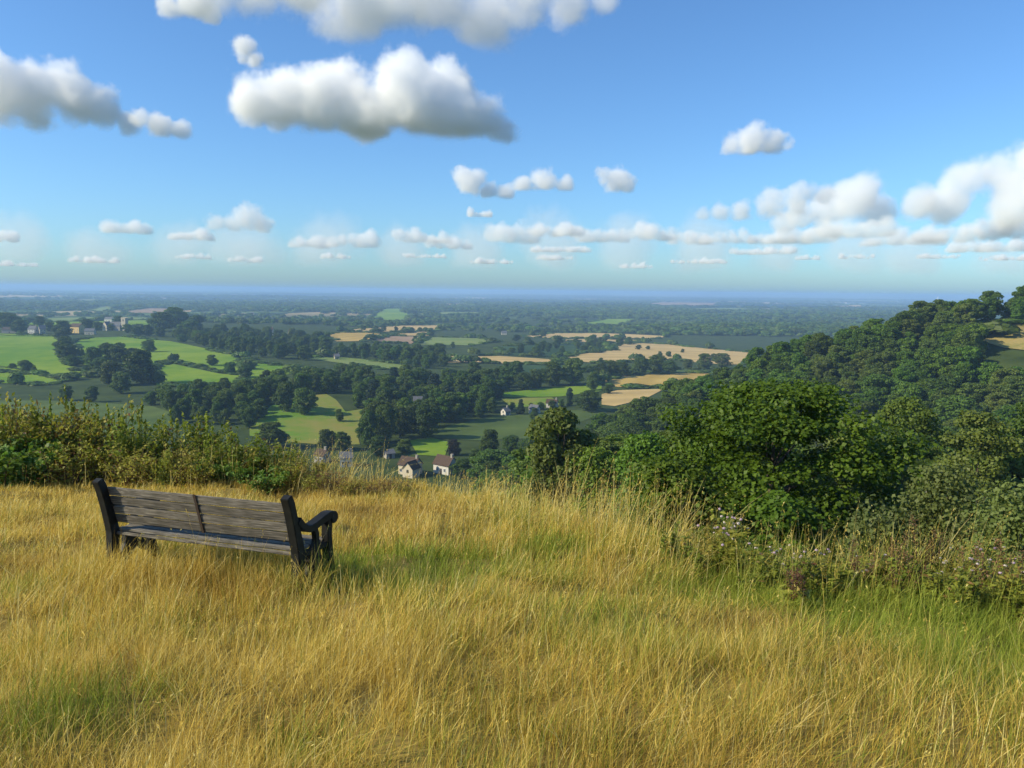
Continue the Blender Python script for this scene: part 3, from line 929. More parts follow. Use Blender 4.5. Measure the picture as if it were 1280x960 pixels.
# the hilltop in front hides what lies below its rim
rim_x = np.array([0, 400, 560, 600, 700, 800, 870, 1000, 1280])
rim_y = np.array([520, 560, 590, 592, 620, 640, 600, 560, 640])
lim = np.interp(np.arange(640) * 2, rim_x, rim_y) / 2
buf[yy > lim[None, :]] = -1
vis = np.bincount(buf[buf >= 0], minlength=len(TREES))
single = set(np.argsort(-vis)[:285]) & set(np.nonzero(vis > 2)[0])
for i, q in enumerate(TREES):
    if q['group'] is None:
        single.add(i)
LEFT = []
trr = random.Random(3)
for i, q in enumerate(TREES):
    v = trr.randrange(NV[q['kind']])
    tm, cm = PROTO[q['kind'], v][:2]
    w0 = 10.0 if q['kind'] in ('fir', 'column') else 9.0
    rzz = trr.uniform(0, 6.28)
    ws = q['w'] / (4.2 if q['kind'] in ('fir', 'column') else 9.0)
    if i in single:
        root = empty('conifer_tree' if q['kind'] in ('fir', 'column') else 'broadleaf_tree', (q['x'], q['y'], tz[i] - 0.1), rzz)
        root.scale = (ws, ws, q['h'] / 10.0)
        tag(root, q['label'], 'tree', q['group'])
        link('trunk', tm, root)
        link('crown', cm, root)
    else:
        LEFT.append((q['x'], q['y'], tz[i] - 0.1, ws, q['h'] / 10.0, rzz, q['kind'], v))

# ------------------------------------------------------------------ scattering masses (grass, far woods) through geometry nodes
def scatter(name, pts, scl, rot, var, protos, label, extra=None, cat=None):
    """pts (n,3), scl (n,3), rot (n,3), var (n,) index into protos (lists of meshes joined per prototype)"""
    coll = bpy.data.collections.new(name + '_sources')
    for k, me in enumerate(protos):
        ob = bpy.data.objects.new('%s_source_%03d' % (name, k), me)
        coll.objects.link(ob)
    me = bpy.data.meshes.new(name)
    pts = np.asarray(pts, dtype=np.float32)
    me.vertices.add(len(pts))
    me.vertices.foreach_set('co', pts.ravel())
    for nm, arr in (('i_scale', scl), ('i_rot', rot)):
        a = me.attributes.new(nm, 'FLOAT_VECTOR', 'POINT')
        a.data.foreach_set('vector', np.asarray(arr, dtype=np.float32).ravel())
    a = me.attributes.new('i_var', 'INT', 'POINT')
    a.data.foreach_set('value', np.asarray(var, dtype=np.int32))
    for nm, arr in (extra or {}).items():
        a = me.attributes.new(nm, 'FLOAT', 'POINT')
        a.data.foreach_set('value', np.asarray(arr, dtype=np.float32))
    ng = bpy.data.node_groups.new(name + '_scatter', 'GeometryNodeTree')
    ng.interface.new_socket('Geometry', in_out='INPUT', socket_type='NodeSocketGeometry')
    ng.interface.new_socket('Geometry', in_out='OUTPUT', socket_type='NodeSocketGeometry')
    N, L = ng.nodes, ng.links
    gi, go = N.new('NodeGroupInput'), N.new('NodeGroupOutput')
    ci = N.new('GeometryNodeCollectionInfo')
    ci.inputs['Collection'].default_value = coll
    ci.inputs['Separate Children'].default_value = True
    ci.inputs['Reset Children'].default_value = True
    ip = N.new('GeometryNodeInstanceOnPoints')
    ip.inputs['Pick Instance'].default_value = True
    def na(nm, ty):
        n = N.new('GeometryNodeInputNamedAttribute')
        n.data_type = ty
        n.inputs['Name'].default_value = nm
        return [o for o in n.outputs if o.enabled and o.name == 'Attribute'][0]
    L.new(gi.outputs[0], ip.inputs['Points'])
    L.new(ci.outputs[0], ip.inputs['Instance'])
    L.new(na('i_var', 'INT'), ip.inputs['Instance Index'])
    er = N.new('FunctionNodeEulerToRotation')
    L.new(na('i_rot', 'FLOAT_VECTOR'), er.inputs[0])
    L.new(er.outputs[0], ip.inputs['Rotation'])
    L.new(na('i_scale', 'FLOAT_VECTOR'), ip.inputs['Scale'])
    L.new(ip.outputs[0], go.inputs[0])
    o = link(name, me)
    md = o.modifiers.new('scatter', 'NODES')
    md.node_group = ng
    return tag(o, label, cat, None, 'stuff')

keys = sorted(PROTO)
def joined(tm, cm):
    bm = bmesh.new()
    bm.from_mesh(tm)
    for f in bm.faces:
        f.material_index = 1
    bm.from_mesh(cm)
    me = bpy.data.meshes.new('tree_of_the_mass')
    bm.to_mesh(me)
    bm.free()
    me.materials.append(cm.materials[0])
    me.materials.append(tm.materials[0])
    return me
JOIN = [joined(*PROTO[k][:2]) for k in keys]
L_ = LEFT
scatter('woodland', [(a[0], a[1], a[2]) for a in L_], [(a[3], a[3], a[4]) for a in L_], [(0, 0, a[5]) for a in L_], [keys.index((a[6], a[7])) for a in L_], JOIN,
        'remaining trees of the spur and valley woods merging into one mass')

# ------------------------------------------------------------------ far woods and hedgerows of the plain
def clump(seed, n, leafm, flat):
    g = np.random.default_rng(seed)
    s = Soup()
    for q in range(4):
        c = np.array([g.uniform(-0.5, 0.5), g.uniform(-0.5, 0.5), g.uniform(0.25, 0.55)])
        d = unit(g.normal(size=(n, 3)))
        d[:, 2] = np.abs(d[:, 2]) * 1.0
        P = c + d * np.array([0.55, 0.55, 0.45]) * g.uniform(0.75, 1.1, (n, 1))
        P[:, 2] = np.maximum(P[:, 2], 0.05)
        V, F = leaf_quads(P, d + g.normal(size=(n, 3)) * 0.3, 0.24 * g.uniform(0.7, 1.3, n), g)
        s.add(V, F, np.clip(g.normal(0.45, 0.2, n), 0, 1))
    return s.mesh('far_clump', leafm)
FAR_LEAF = [LEAF['oak'], LEAF['oak'], LEAF['ash']]
CLUMPS = [clump(200 + k, 60, FAR_LEAF[k], 1) for k in range(3)]
g = np.random.default_rng(77)
fp, fs, fr, fv = [], [], [], []
def far_add(x, y, w, h):
    z = land(x, y)
    for a in range(len(x)):
        fp.append((x[a], y[a], z[a] - 0.3))
        fs.append((w[a], w[a], h[a]))
        fr.append((0, 0, g.uniform(0, 6.28)))
        fv.append(int(g.integers(3)))
# woods: noise mask, thinner with distance
n = 40000
d = np.exp(g.uniform(math.log(900), math.log(16000), n))
a = g.uniform(R(-38), R(38), n)
x, y = np.sin(a) * d, np.cos(a) * d
mask = np.where(d < 2300, fbm2(x / 700, y / 420, 3, 55), fbm2(x / 2400, y / 900, 4, 56)) > np.interp(d, [900, 2500, 6000, 16000], [0.57, 0.53, 0.55, 0.56])
for kx, f in FIELD_XY:
    mask &= ~in_poly(x, y, f)
mask &= ~((x < -80) & (d < 1500) & (x > -900) & (y < 1500))
mask &= ~((d < 1300) & (x > -100))
x, y, d = x[mask], y[mask], d[mask]
w = np.interp(d, [900, 3000, 16000], [13, 20, 70]) * g.uniform(0.7, 1.4, len(x))
far_add(x, y, w, np.interp(d, [900, 16000], [11, 15]) * g.uniform(0.7, 1.2, len(x)))
# hedgerows: trees strung along field-like cell borders
hx, hy, hd = [], [], []
for _ in range(330):
    d0 = math.exp(g.uniform(math.log(1400), math.log(14000)))
    a0 = g.uniform(R(-37), R(37))
    th0 = g.uniform(-0.35, 0.35) if g.uniform() < 0.75 else g.uniform(0, 3.14)
    Ln = g.uniform(150, 600) * (1 + d0 / 6000)
    m = int(Ln / (9 + d0 * 0.004))
    u = np.sort(g.uniform(-0.5, 0.5, m)) * Ln
    hx.append(math.sin(a0) * d0 + u * math.cos(th0))
    hy.append(math.cos(a0) * d0 + u * math.sin(th0) + g.normal(0, 3, m))
hx, hy = np.concatenate(hx), np.concatenate(hy)
mask = np.ones(len(hx), dtype=bool)
for kx, f in FIELD_XY:
    mask &= ~in_poly(hx, hy, f)
hd = np.hypot(hx, hy)
mask &= hd > 1350
hx, hy, hd = hx[mask], hy[mask], hd[mask]
far_add(hx, hy, np.interp(hd, [1300, 14000], [9, 26]) * g.uniform(0.6, 1.5, len(hx)), np.interp(hd, [1300, 14000], [7, 13]) * g.uniform(0.5, 1.4, len(hx)))
# the borders of the traced fields
for kx, f in FIELD_XY:
    dm = np.hypot(f[:, 0], f[:, 1]).mean()
    if kx == 'track' or dm < 560:
        continue
    for (p, q) in zip(f, np.roll(f, -1, 0)):
        Ln = np.hypot(*(q - p))
        m = int(Ln / (7 + dm * 0.002))
        if m < 1 or g.uniform() < 0.15:
            continue
        u = g.uniform(0, 1, m)
        bx, by = p[0] + (q[0] - p[0]) * u, p[1] + (q[1] - p[1]) * u
        far_add(bx, by, g.uniform(3, 8, m) * (1 + dm / 5000), g.uniform(1.5, 3.2, m) + (g.uniform(size=m) < 0.12) * g.uniform(2, 6, m))
scatter('far_woods', fp, fs, fr, fv, CLUMPS, 'far woods and hedgerows spread over the hazy plain')
# ------------------------------------------------------------------ bench
def wood_mat():
    t = NT('weathered_grey_oak')
    P = t.node('ShaderNodeTexCoord').outputs['Object']
    grain = t.noise(t.mapping(P, (1.2, 40, 40)), 4.0, 6, 0.65)
    blot = t.noise(P, 5.0, 4)
    c = t.ramp(grain, [(0.34, (0.032, 0.028, 0.022)), (0.50, (0.135, 0.12, 0.097)), (0.70, (0.34, 0.31, 0.255))])
    c = t.mix(t.math('MULTIPLY', t.ramp(blot, [(0.45, 0.0), (0.7, 1.0)]), 0.55), c, (0.075, 0.070, 0.052))
    hv = t.node('ShaderNodeHueSaturation')
    t.set(hv.inputs['Color'], c)
    t.set(hv.inputs['Value'], t.math('ADD', t.math('MULTIPLY', t.objrand(), 0.4), 0.78))
    t.done(hv.outputs[0], 0.85, 0.2)
    t.bump(grain, 0.7, 0.004)
    return t.m
def iron_mat():
    t = NT('black_painted_iron')
    P = t.node('ShaderNodeTexCoord').outputs['Object']
    f = t.noise(P, 14, 5)
    c = t.ramp(f, [(0.4, (0.005, 0.0055, 0.005)), (0.62, (0.010, 0.011, 0.009)), (0.78, (0.03, 0.032, 0.018))])
    t.done(c, 0.62, 0.3)
    t.bump(f, 0.35, 0.003)
    return t.m
WOODM, IRON = wood_mat(), iron_mat()
RUST = NT('rusty_strap').done((0.05, 0.035, 0.025), 0.8, 0.2)

def bevelled(name, bm, mat, parent, w=0.006, seg=2):
    bmesh.ops.bevel(bm, geom=bm.edges[:], offset=w, segments=seg, affect='EDGES', clamp_overlap=True)
    for f in bm.faces:
        f.smooth = False
    me = bpy.data.meshes.new(name)
    bm.to_mesh(me)
    bm.free()
    return link(name, me, parent, mat)
def plank(name, parent, mat, size, loc, tilt=0.0, seed=0):
    """a board along x, its long edges a little worn and uneven"""
    bm = bmesh.new()
    bmesh.ops.create_cube(bm, size=1.0)
    bmesh.ops.scale(bm, vec=size, verts=bm.verts)
    n = max(2, int(size[0] / 0.09))
    for k in range(1, n):
        bmesh.ops.bisect_plane(bm, geom=bm.verts[:] + bm.edges[:] + bm.faces[:], plane_co=(-size[0] / 2 + size[0] * k / n, 0, 0), plane_no=(1, 0, 0))
    rr = random.Random(seed)
    cache = {}
    for v in bm.verts:
        key = round(v.co.x, 3)
        if key not in cache:
            cache[key] = (rr.uniform(-1, 1), rr.uniform(-1, 1))
        v.co.z += cache[key][0] * 0.0022 * (1 if v.co.z > 0 else 0.6)
        v.co.y += cache[key][1] * 0.0015
    sharp = [e for e in bm.edges if abs((e.verts[0].co - e.verts[1].co).x) > 0.01 and abs(e.verts[0].co.y) > size[1] * 0.4]
    bmesh.ops.bevel(bm, geom=sharp, offset=0.007, segments=2, affect='EDGES', clamp_overlap=True)
    bmesh.ops.rotate(bm, cent=(0, 0, 0), matrix=Matrix.Rotation(tilt, 3, 'X'), verts=bm.verts)
    me = bpy.data.meshes.new(name)
    bm.to_mesh(me)
    bm.free()
    return link(name, me, parent, mat, loc)
def bar_yz(name, parent, mat, path, widths, thick, x, w=0.006):
    """sweep a flat bar along a path in the y-z plane; thick = its size along x"""
    bm = bmesh.new()
    n = len(path)
    rings = []
    for i, (y, z) in enumerate(path):
        a, b = path[max(i - 1, 0)], path[min(i + 1, n - 1)]
        ty_, tz_ = b[0] - a[0], b[1] - a[1]
        l = math.hypot(ty_, tz_)
        ny, nz = -tz_ / l, ty_ / l
        h = widths[i] / 2
        rings.append([bm.verts.new((sx * thick / 2, y + s * ny * h, z + s * nz * h)) for sx, s in ((-1, -1), (1, -1), (1, 1), (-1, 1))])
    for a, b in zip(rings[:-1], rings[1:]):
        for k in range(4):
            bm.faces.new((a[k], a[(k + 1) % 4], b[(k + 1) % 4], b[k]))
    bm.faces.new(rings[0][::-1])
    bm.faces.new(rings[-1])
    bmesh.ops.recalc_face_normals(bm, faces=bm.faces[:])
    return_o = bevelled(name, bm, mat, parent, w)
    return_o.location.x = x
    return return_o
def arc(cy, cz, r, a0, a1, n):
    return [(cy + r * math.cos(R(a0 + (a1 - a0) * k / n)), cz + r * math.sin(R(a0 + (a1 - a0) * k / n))) for k in range(n + 1)]

pr, pl_ = ground_at(378, 736), ground_at(148, 704)
dirv = (pr - pl_)
BL = dirv.length
xax = dirv.normalized()
yax = Vector((-xax.y, xax.x, 0)).normalized()
zax = xax.cross(yax).normalized()
yax = zax.cross(xax)
bench = empty('park_bench')
mid = (pr + pl_) / 2
mid.z -= 0.06
bench.matrix_world = Matrix(((xax.x, yax.x, zax.x, mid.x), (xax.y, yax.y, zax.y, mid.y), (xax.z, yax.z, zax.z, mid.z), (0, 0, 0, 1)))
tag(bench, 'weathered wooden slatted park bench with black iron ends, seen from behind in the grass', 'bench')
RECL = R(13)
def on_back(s):                                  # point on the reclined back line, s metres above the seat
    return (-math.sin(RECL) * s, 0.40 + math.cos(RECL) * s)
for k in range(4):
    y_, z_ = on_back(0.128 + 0.096 * k)
    plank('back_slat', bench, WOODM, (BL - 0.06, 0.026, 0.084), (0, y_ + 0.02, z_), RECL, 50 + k)
for k in range(5):
    plank('seat_slat', bench, WOODM, (BL - 0.04, 0.072, 0.028), (0, 0.035 + 0.088 * k, 0.405 - 0.004 * k), 0.02, 60 + k)
y_, z_ = on_back(0.05)
plank('back_rail', bench, WOODM, (BL - 0.05, 0.03, 0.03), (0, -0.02, 0.378), 0, 71)
for s in (-1, 1):
    x = s * BL / 2
    end = empty('bench_end')
    end.parent = bench
    # rear leg and back post in one sweep
    post = [(-0.07, -0.12), (-0.06, 0.10), (-0.045, 0.26), (-0.035, 0.40)] + [(on_back(q)[0] - 0.030, on_back(q)[1]) for q in (0.12, 0.24, 0.36, 0.47)] + [(on_back(0.545)[0] - 0.045, on_back(0.545)[1])]
    bar_yz('back_post', end, IRON, post, [0.10, 0.09, 0.09, 0.10, 0.09, 0.08, 0.075, 0.08, 0.07], 0.085, x)
    arm = [(-0.06, 0.70)] + [(0.0, 0.635), (0.05, 0.595), (0.11, 0.575), (0.20, 0.582), (0.30, 0.60), (0.40, 0.615), (0.46, 0.612)]
    ar = bar_yz('armrest', end, IRON, arm, [0.07, 0.065, 0.06, 0.06, 0.062, 0.065, 0.07, 0.07], 0.10, x)
    bm = bmesh.new()
    bmesh.ops.create_cone(bm, cap_ends=True, segments=20, radius1=0.058, radius2=0.058, depth=0.105)
    bmesh.ops.rotate(bm, cent=(0, 0, 0), matrix=Matrix.Rotation(math.pi / 2, 3, 'Y'), verts=bm.verts)
    sc = bevelled('arm_scroll', bm, IRON, end, 0.008)
    sc.location = (x, 0.475, 0.585)
    bar_yz('front_leg', end, IRON, [(0.42, 0.59), (0.405, 0.42), (0.41, 0.25), (0.43, 0.05), (0.435, -0.12)], [0.075, 0.07, 0.075, 0.08, 0.085], 0.075, x)
    bar_yz('seat_rail', end, IRON, [(-0.04, 0.375), (0.15, 0.355), (0.41, 0.36)], [0.055, 0.05, 0.05], 0.052, x)
    bar_yz('brace', end, IRON, arc(0.10, 0.47, 0.13, -80, 60, 8), [0.055] * 9, 0.05, x + 0.002, 0.004)
    bar_yz('brace', end, IRON, [(-0.08, 0.04), (0.05, 0.10), (0.14, 0.20), (0.18, 0.345)], [0.09, 0.11, 0.14, 0.16], 0.060, x, 0.004)
    bar_yz('brace', end, IRON, [(0.43, 0.08), (0.33, 0.13), (0.25, 0.22), (0.20, 0.345)], [0.06, 0.075, 0.09, 0.10], 0.054, x, 0.004)
st = bar_yz('middle_strap', bench, RUST, [(on_back(q)[0] - 0.0, on_back(q)[1]) for q in (0.075, 0.2, 0.33, 0.47)], [0.008] * 4, 0.032, 0.02, 0.002)
# ------------------------------------------------------------------ dry grass of the hilltop
def grass_mat():
    t = NT('grass_straw_to_green')
    r = t.attr('rnd')
    tone = t.attr('tone')
    rust = t.attr('rust')
    gold = t.ramp(r, [(0.0, (0.28, 0.18, 0.030)), (0.35, (0.53, 0.37, 0.058)), (0.7, (0.74, 0.565, 0.125)), (1.0, (0.88, 0.76, 0.32))])
    green = t.ramp(r, [(0.0, (0.08, 0.125, 0.012)), (0.5, (0.21, 0.275, 0.025)), (1.0, (0.44, 0.46, 0.075))])
    redd = t.ramp(r, [(0.0, (0.15, 0.06, 0.012)), (1.0, (0.46, 0.25, 0.06))])
    c = t.mix(t.ramp(tone, [(0.40, 0.0), (0.60, 1.0)]), gold, green)
    c = t.mix(t.math('MULTIPLY', rust, 0.8), c, redd)
    m = t.done(c, 0.6, 0.25)
    tr = t.node('ShaderNodeBsdfTranslucent')
    t.l.new(c, tr.inputs[0])
    sc = t.node('ShaderNodeMixShader')
    sc.inputs[0].default_value = 0.42
    t.l.new(t.b.outputs[0], sc.inputs[1])
    t.l.new(tr.outputs[0], sc.inputs[2])
    t.l.new(sc.outputs[0], t.out.inputs[0])
    return m
GRASS = grass_mat()
GREENS = [(505, 712, 0.75, 1.0), (440, 716, 0.5, 0.9), (590, 712, 0.5, 0.6), (1100, 790, 0.55, 1.0), (1190, 800, 0.6, 0.8), (1250, 770, 0.7, 0.7), (1040, 775, 0.35, 0.9), (70, 900, 0.30, 0.7), (375, 950, 0.16, 1.0), (160, 880, 0.22, 0.5),
          (20, 745, 0.35, 0.5), (700, 700, 0.4, 0.6), (755, 790, 0.3, 0.4), (930, 752, 0.4, 0.6), (860, 745, 0.5, 0.45), (690, 690, 0.4, 0.6), (1200, 860, 0.4, 0.45), (640, 660, 0.6, 0.35), (330, 720, 0.35, 0.35), (1000, 730, 0.7, 0.35), (1240, 730, 0.9, 0.6), (770, 660, 0.8, 0.3)]
RUSTS = [(930, 800, 0.28, 0.9), (965, 785, 0.22, 0.8), (1080, 850, 0.3, 0.6), (270, 745, 0.45, 0.55), (330, 750, 0.3, 0.5), (150, 690, 0.4, 0.3), (450, 640, 1.0, 0.4), (880, 805, 0.25, 0.5), (520, 640, 1.0, 0.35), (1000, 830, 0.3, 0.35)]
GP = [(ground_at(a, b), r, s) for a, b, r, s in GREENS]
RP = [(ground_at(a, b), r, s) for a, b, r, s in RUSTS]
g = np.random.default_rng(500)
def tuft_centres(y0, y1, per_m2, half=0.74, emax=0.7):
    w = half * y1 + 1.6
    n = int((y1 - y0) * 2 * w * per_m2)
    x, y = g.uniform(-w, w, n), g.uniform(y0, y1, n)
    ok = (np.abs(x) < half * y + 1.6) & (edge_dist(x, y) < emax)
    return x[ok], y[ok]
gs = Soup()
gT, gR = [], []
#        y0   y1   tufts/m2 blades  width   stalks per tuft
for (y0, y1, dens, per, wid, stalk) in ((0.9, 3.2, 200, 18, 0.0022, 0.8), (3.2, 5.2, 165, 17, 0.0027, 0.7), (5.2, 7.8, 112, 15, 0.0037, 0.7), (7.8, 11.5, 70, 14, 0.0054, 0.5), (11.5, 19.5, 44, 13, 0.0072, 0.5)):
    cx, cy_ = tuft_centres(y0, y1, dens)
    if y1 > 15:                                            # dry stalks run on into the thicket
        qx, qy = g.uniform(-14, -2.5, 700), g.uniform(13.5, 18.5, 700)
        cx, cy_ = np.concatenate([cx, qx]), np.concatenate([cy_, qy])
    n = len(cx)
    e = edge_dist(cx, cy_)
    tone = 0.27 + 0.85 * (fbm2(cx * 0.9, cy_ * 0.9, 4, 61) - 0.5) + 0.055 * np.clip(cx, -2, 5) + 0.25 * (vnoise2(cx * 3.1, cy_ * 3.1, 8) - 0.5)
    for p, r, s in GP:
        tone = tone + s * 1.25 * np.exp(-((cx - p.x) ** 2 + (cy_ - p.y) ** 2) / (r * r))
    rust = 0.28 * sstep(0.56, 0.75, fbm2(cx * 0.8 + 40, cy_ * 0.8, 3, 71))
    for p, r, s in RP:
        rust = rust + s * np.exp(-((cx - p.x) ** 2 + (cy_ - p.y) ** 2) / (r * r))
    tall = np.clip(0.55 + 0.9 * fbm2(cx * 1.1, cy_ * 1.1, 3, 83) + 0.12 * g.normal(size=n), 0.45, 1.6) * (1.0 + 0.25 * sstep(-2.5, 0.3, e))
    near_b = np.exp(-(((cx - mid.x) / 1.6) ** 2 + ((cy_ - mid.y) / 1.0) ** 2))
    tall = tall * (1 - 0.30 * sstep(9, 13, cy_)) * (1 + 0.55 * near_b * (cy_ < mid.y + 0.1))
    # tufts lean together, mostly downwind to the right
    la = 0.35 + 3.0 * (fbm2(cx * 0.9 + 9, cy_ * 0.9, 2, 91) - 0.5) + g.normal(0, 0.9, n)
    lm = 0.12 + 0.34 * vnoise2(cx * 1.3, cy_ * 1.3 + 5, 93)
    for kind in (0, 1):
        if kind == 0:
            rep = np.full(n, per)
        else:
            rimr = sstep(-1.6, 0.2, e) * (cx > 0.8)
            crest = 0.8 * rimr + np.exp(-((cx - 0.3) / 1.5) ** 2) * sstep(8.5, 10.5, cy_)
            rep = g.poisson(stalk * (0.5 + 1.6 * sstep(-2.5, 0.0, e) + 2.2 * crest))
            tall = tall * (1 + 0.55 * crest)
            tall = tall * (1 + 1.3 * ((cx < -2.5) & (cy_ > 13.8)))
        ti = np.repeat(np.arange(n), rep)
        m = len(ti)
        bx, by = cx[ti] + g.normal(0, 0.055, m), cy_[ti] + g.normal(0, 0.055, m)
        h = (g.uniform(0.08, 0.28, m) if kind == 0 else g.uniform(0.24, 0.46, m)) * tall[ti]
        an = la[ti] + g.normal(0, 1.1 if kind == 0 else 0.8, m)
        ln = np.abs(lm[ti] * (0.6 if kind else 1.0) + g.normal(0, 0.22, m))
        curl = g.uniform(0.2, 1.1, m)
        dx, dy = np.cos(an) * ln, np.sin(an) * ln
        wd = g.uniform(0, math.pi, m)
        bz = land(bx, by) - 0.02
        w0 = wid * (1.0 if kind == 0 else 0.75) * g.uniform(0.7, 1.3, m)
        us = (0.0, 0.4, 0.75, 1.0)
        cols = []
        for u in us:
            k_ = u + curl * u * u
            x, y = bx + h * dx * k_, by + h * dy * k_
            z = bz + h * (u - 0.55 * curl * u * u * ln)
            w = w0 * 0.5 * (1.0, 1.0, 0.7, 0.0)[us.index(u)]
            if u < 1:
                cols.append(np.stack([x - np.cos(wd) * w, y - np.sin(wd) * w, z], -1))
                cols.append(np.stack([x + np.cos(wd) * w, y + np.sin(wd) * w, z], -1))
            else:
                cols.append(np.stack([x, y, z], -1))
                tip = cols[-1]
        V = np.stack(cols, 1).reshape(-1, 3)
        o = (np.arange(m) * 7)[:, None]
        rnd = np.clip(g.normal(0.52 if kind == 0 else 0.72, 0.24, m), 0, 1)
        tn = tone[ti] + 0.9 * (g.uniform(size=m) - 0.5) - (0.35 if kind else 0)
        rs = np.clip(rust[ti] * (1.0 if kind == 0 else 0.5), 0, 1)
        n0 = gs.n
        gs.V.append(V)
        gs.n += len(V)
        for q in (o + [0, 1, 3, 2], o + [2, 3, 5, 4], o + [4, 5, 6]):
            kk = q.shape[1]
            gs.F.setdefault(kk, []).append(q + n0)
            gs.rnd.setdefault(kk, []).append(np.stack([rnd, tn, rs], -1))
        if kind == 1:
            pre = cols[4]
            hn = 7
            sel = np.nonzero(g.uniform(size=m) < (0.25 if y1 < 8 else 0.5))[0]
            ii_ = np.repeat(sel, hn)
            u = g.uniform(0.2, 1.05, len(ii_))[:, None]
            P = pre[ii_] + (tip[ii_] - pre[ii_]) * u + g.normal(0, 0.006, (len(ii_), 3))
            ax = unit(tip[ii_] - pre[ii_]) + g.normal(0, 0.35, (len(ii_), 3))
            sz = g.uniform(0.006, 0.013, len(ii_)) * (0.8 + wid * 70)
            b_ = unit(np.cross(unit(ax), g.normal(size=ax.shape)))
            V = np.stack([P - ax * sz[:, None], P + b_ * sz[:, None] * 0.28, P + ax * sz[:, None], P - b_ * sz[:, None] * 0.28], 1).reshape(-1, 3)
            n0 = gs.n
            gs.V.append(V)
            gs.n += len(V)
            gs.F[4].append(np.arange(len(V)).reshape(-1, 4) + n0)
            gs.rnd[4].append(np.stack([np.clip(g.normal(0.66, 0.15, len(ii_)), 0, 1), tn[ii_] - 0.2, rs[ii_]], -1))
at = np.concatenate([np.concatenate(gs.rnd[k]) for k in sorted(gs.F)])
me = np_mesh('dry_grass', np.concatenate(gs.V), [np.concatenate(gs.F[k]) for k in sorted(gs.F)], False, {'rnd': at[:, 0], 'tone': at[:, 1], 'rust': at[:, 2]})
me.materials.append(GRASS)
tag(link('dry_grass', me), 'long dry golden grass with green patches covering the hilltop', kind='stuff')
print('GRASS faces', len(me.polygons))

# ------------------------------------------------------------------ bushes and weeds along the rim
WEED_LEAF = {
    'bramble': leaf_mat('bramble_leaves', (0.07, 0.14, 0.018), (0.20, 0.31, 0.04), (0.13, 0.2, 0.03)),
    'olive': leaf_mat('scrub_leaves_olive', (0.20, 0.20, 0.028), (0.46, 0.43, 0.085), (0.32, 0.31, 0.055), transl=0.45),
    'nettle': leaf_mat('nettle_leaves', (0.11, 0.165, 0.02), (0.32, 0.36, 0.055), (0.24, 0.26, 0.04), transl=0.45),
    'brown': leaf_mat('withered_leaves', (0.10, 0.055, 0.020), (0.26, 0.16, 0.055), (0.17, 0.11, 0.04)),
    'dock': leaf_mat('dock_seed_red_brown', (0.085, 0.035, 0.016), (0.22, 0.11, 0.05), (0.14, 0.09, 0.035), transl=0.1),
    'maple': leaf_mat('maple_leaves', (0.032, 0.068, 0.006), (0.13, 0.195, 0.013), (0.088, 0.145, 0.010), transl=0.36),
    'sallow': leaf_mat('sallow_leaves_olive', (0.07, 0.105, 0.025), (0.17, 0.20, 0.055), (0.12, 0.15, 0.035)),
}
def stem_mat(name, c):
    return NT(name).done(c, 0.8, 0.15)
CANE, STRAWSTEM, GREENSTEM = stem_mat('cane_brown', (0.10, 0.06, 0.035)), stem_mat('stem_straw', (0.42, 0.32, 0.13)), stem_mat('stem_green', (0.12, 0.15, 0.04))
PETAL = NT('thistle_head_mauve').done((0.46, 0.34, 0.42), 0.8, 0.1)
FLUFF = NT('thistle_down').done((0.62, 0.54, 0.50), 0.9, 0.1)

def make_bush(seed, H, W, n_stem, leaves, size, leaf, stem, arch=0.5, second=None):
    """arching canes with leaves along and around them"""
    g = np.random.default_rng(seed)
    st, lf, lf2 = Soup(), Soup(), Soup()
    per = leaves // n_stem
    for k in range(n_stem):
        a = g.uniform(0, 2 * math.pi)
        b0 = np.array([math.cos(a), math.sin(a), 0]) * g.uniform(0, 0.28) * W
        reach = g.uniform(0.1, 0.5) * W * arch * 2
        h = H * g.uniform(0.55, 1.0)
        d = np.array([math.cos(a + g.normal() * 0.5), math.sin(a + g.normal() * 0.5), 0])
        pts = []
        for q in range(7):
            u = q / 6
            pts.append(b0 + d * reach * u ** 1.6 + np.array([0, 0, -0.1 + h * (u ** 0.8) * (1 - 0.30 * arch * u * u)]))
        pts = np.array(pts)
        st.add(*tube(pts, [0.008 * (1 - 0.7 * q / 6) for q in range(7)], 4))
        u = g.uniform(0.08, 1, per)
        seg = np.minimum((u * 6).astype(int), 5)
        fr = (u * 6 - seg)[:, None]
        P = pts[seg] * (1 - fr) + pts[seg + 1] * fr + g.normal(size=(per, 3)) * np.array([0.11, 0.11, 0.08]) * W * (0.9 - 0.55 * u[:, None])
        P[:, 2] = np.maximum(P[:, 2], 0.02)
        N = g.normal(size=(per, 3)) * 0.55 + np.array([-0.2, -0.3, 0.75])
        V, F = leaf_quads(P, N, size * g.uniform(0.5, 1.25, per), g, 0.2, 0.6)
        rnd = np.clip(g.normal(0.5, 0.25, per), 0, 1)
        if second is not None:
            m = g.uniform(size=per) < second[1] * (1.4 - u)
            lf2.add(V.reshape(-1, 4, 3)[m].reshape(-1, 3), np.arange(4 * m.sum()).reshape(-1, 4), rnd[m])
            lf.add(V.reshape(-1, 4, 3)[~m].reshape(-1, 3), np.arange(4 * (~m).sum()).reshape(-1, 4), rnd[~m])
        else:
            lf.add(V, F, rnd)
    out = [('stems', st.mesh('stems', stem, True)), ('foliage', lf.mesh('foliage', leaf))]
    if second is not None:
        out.append(('withered_foliage', lf2.mesh('withered_foliage', second[0])))
    return out
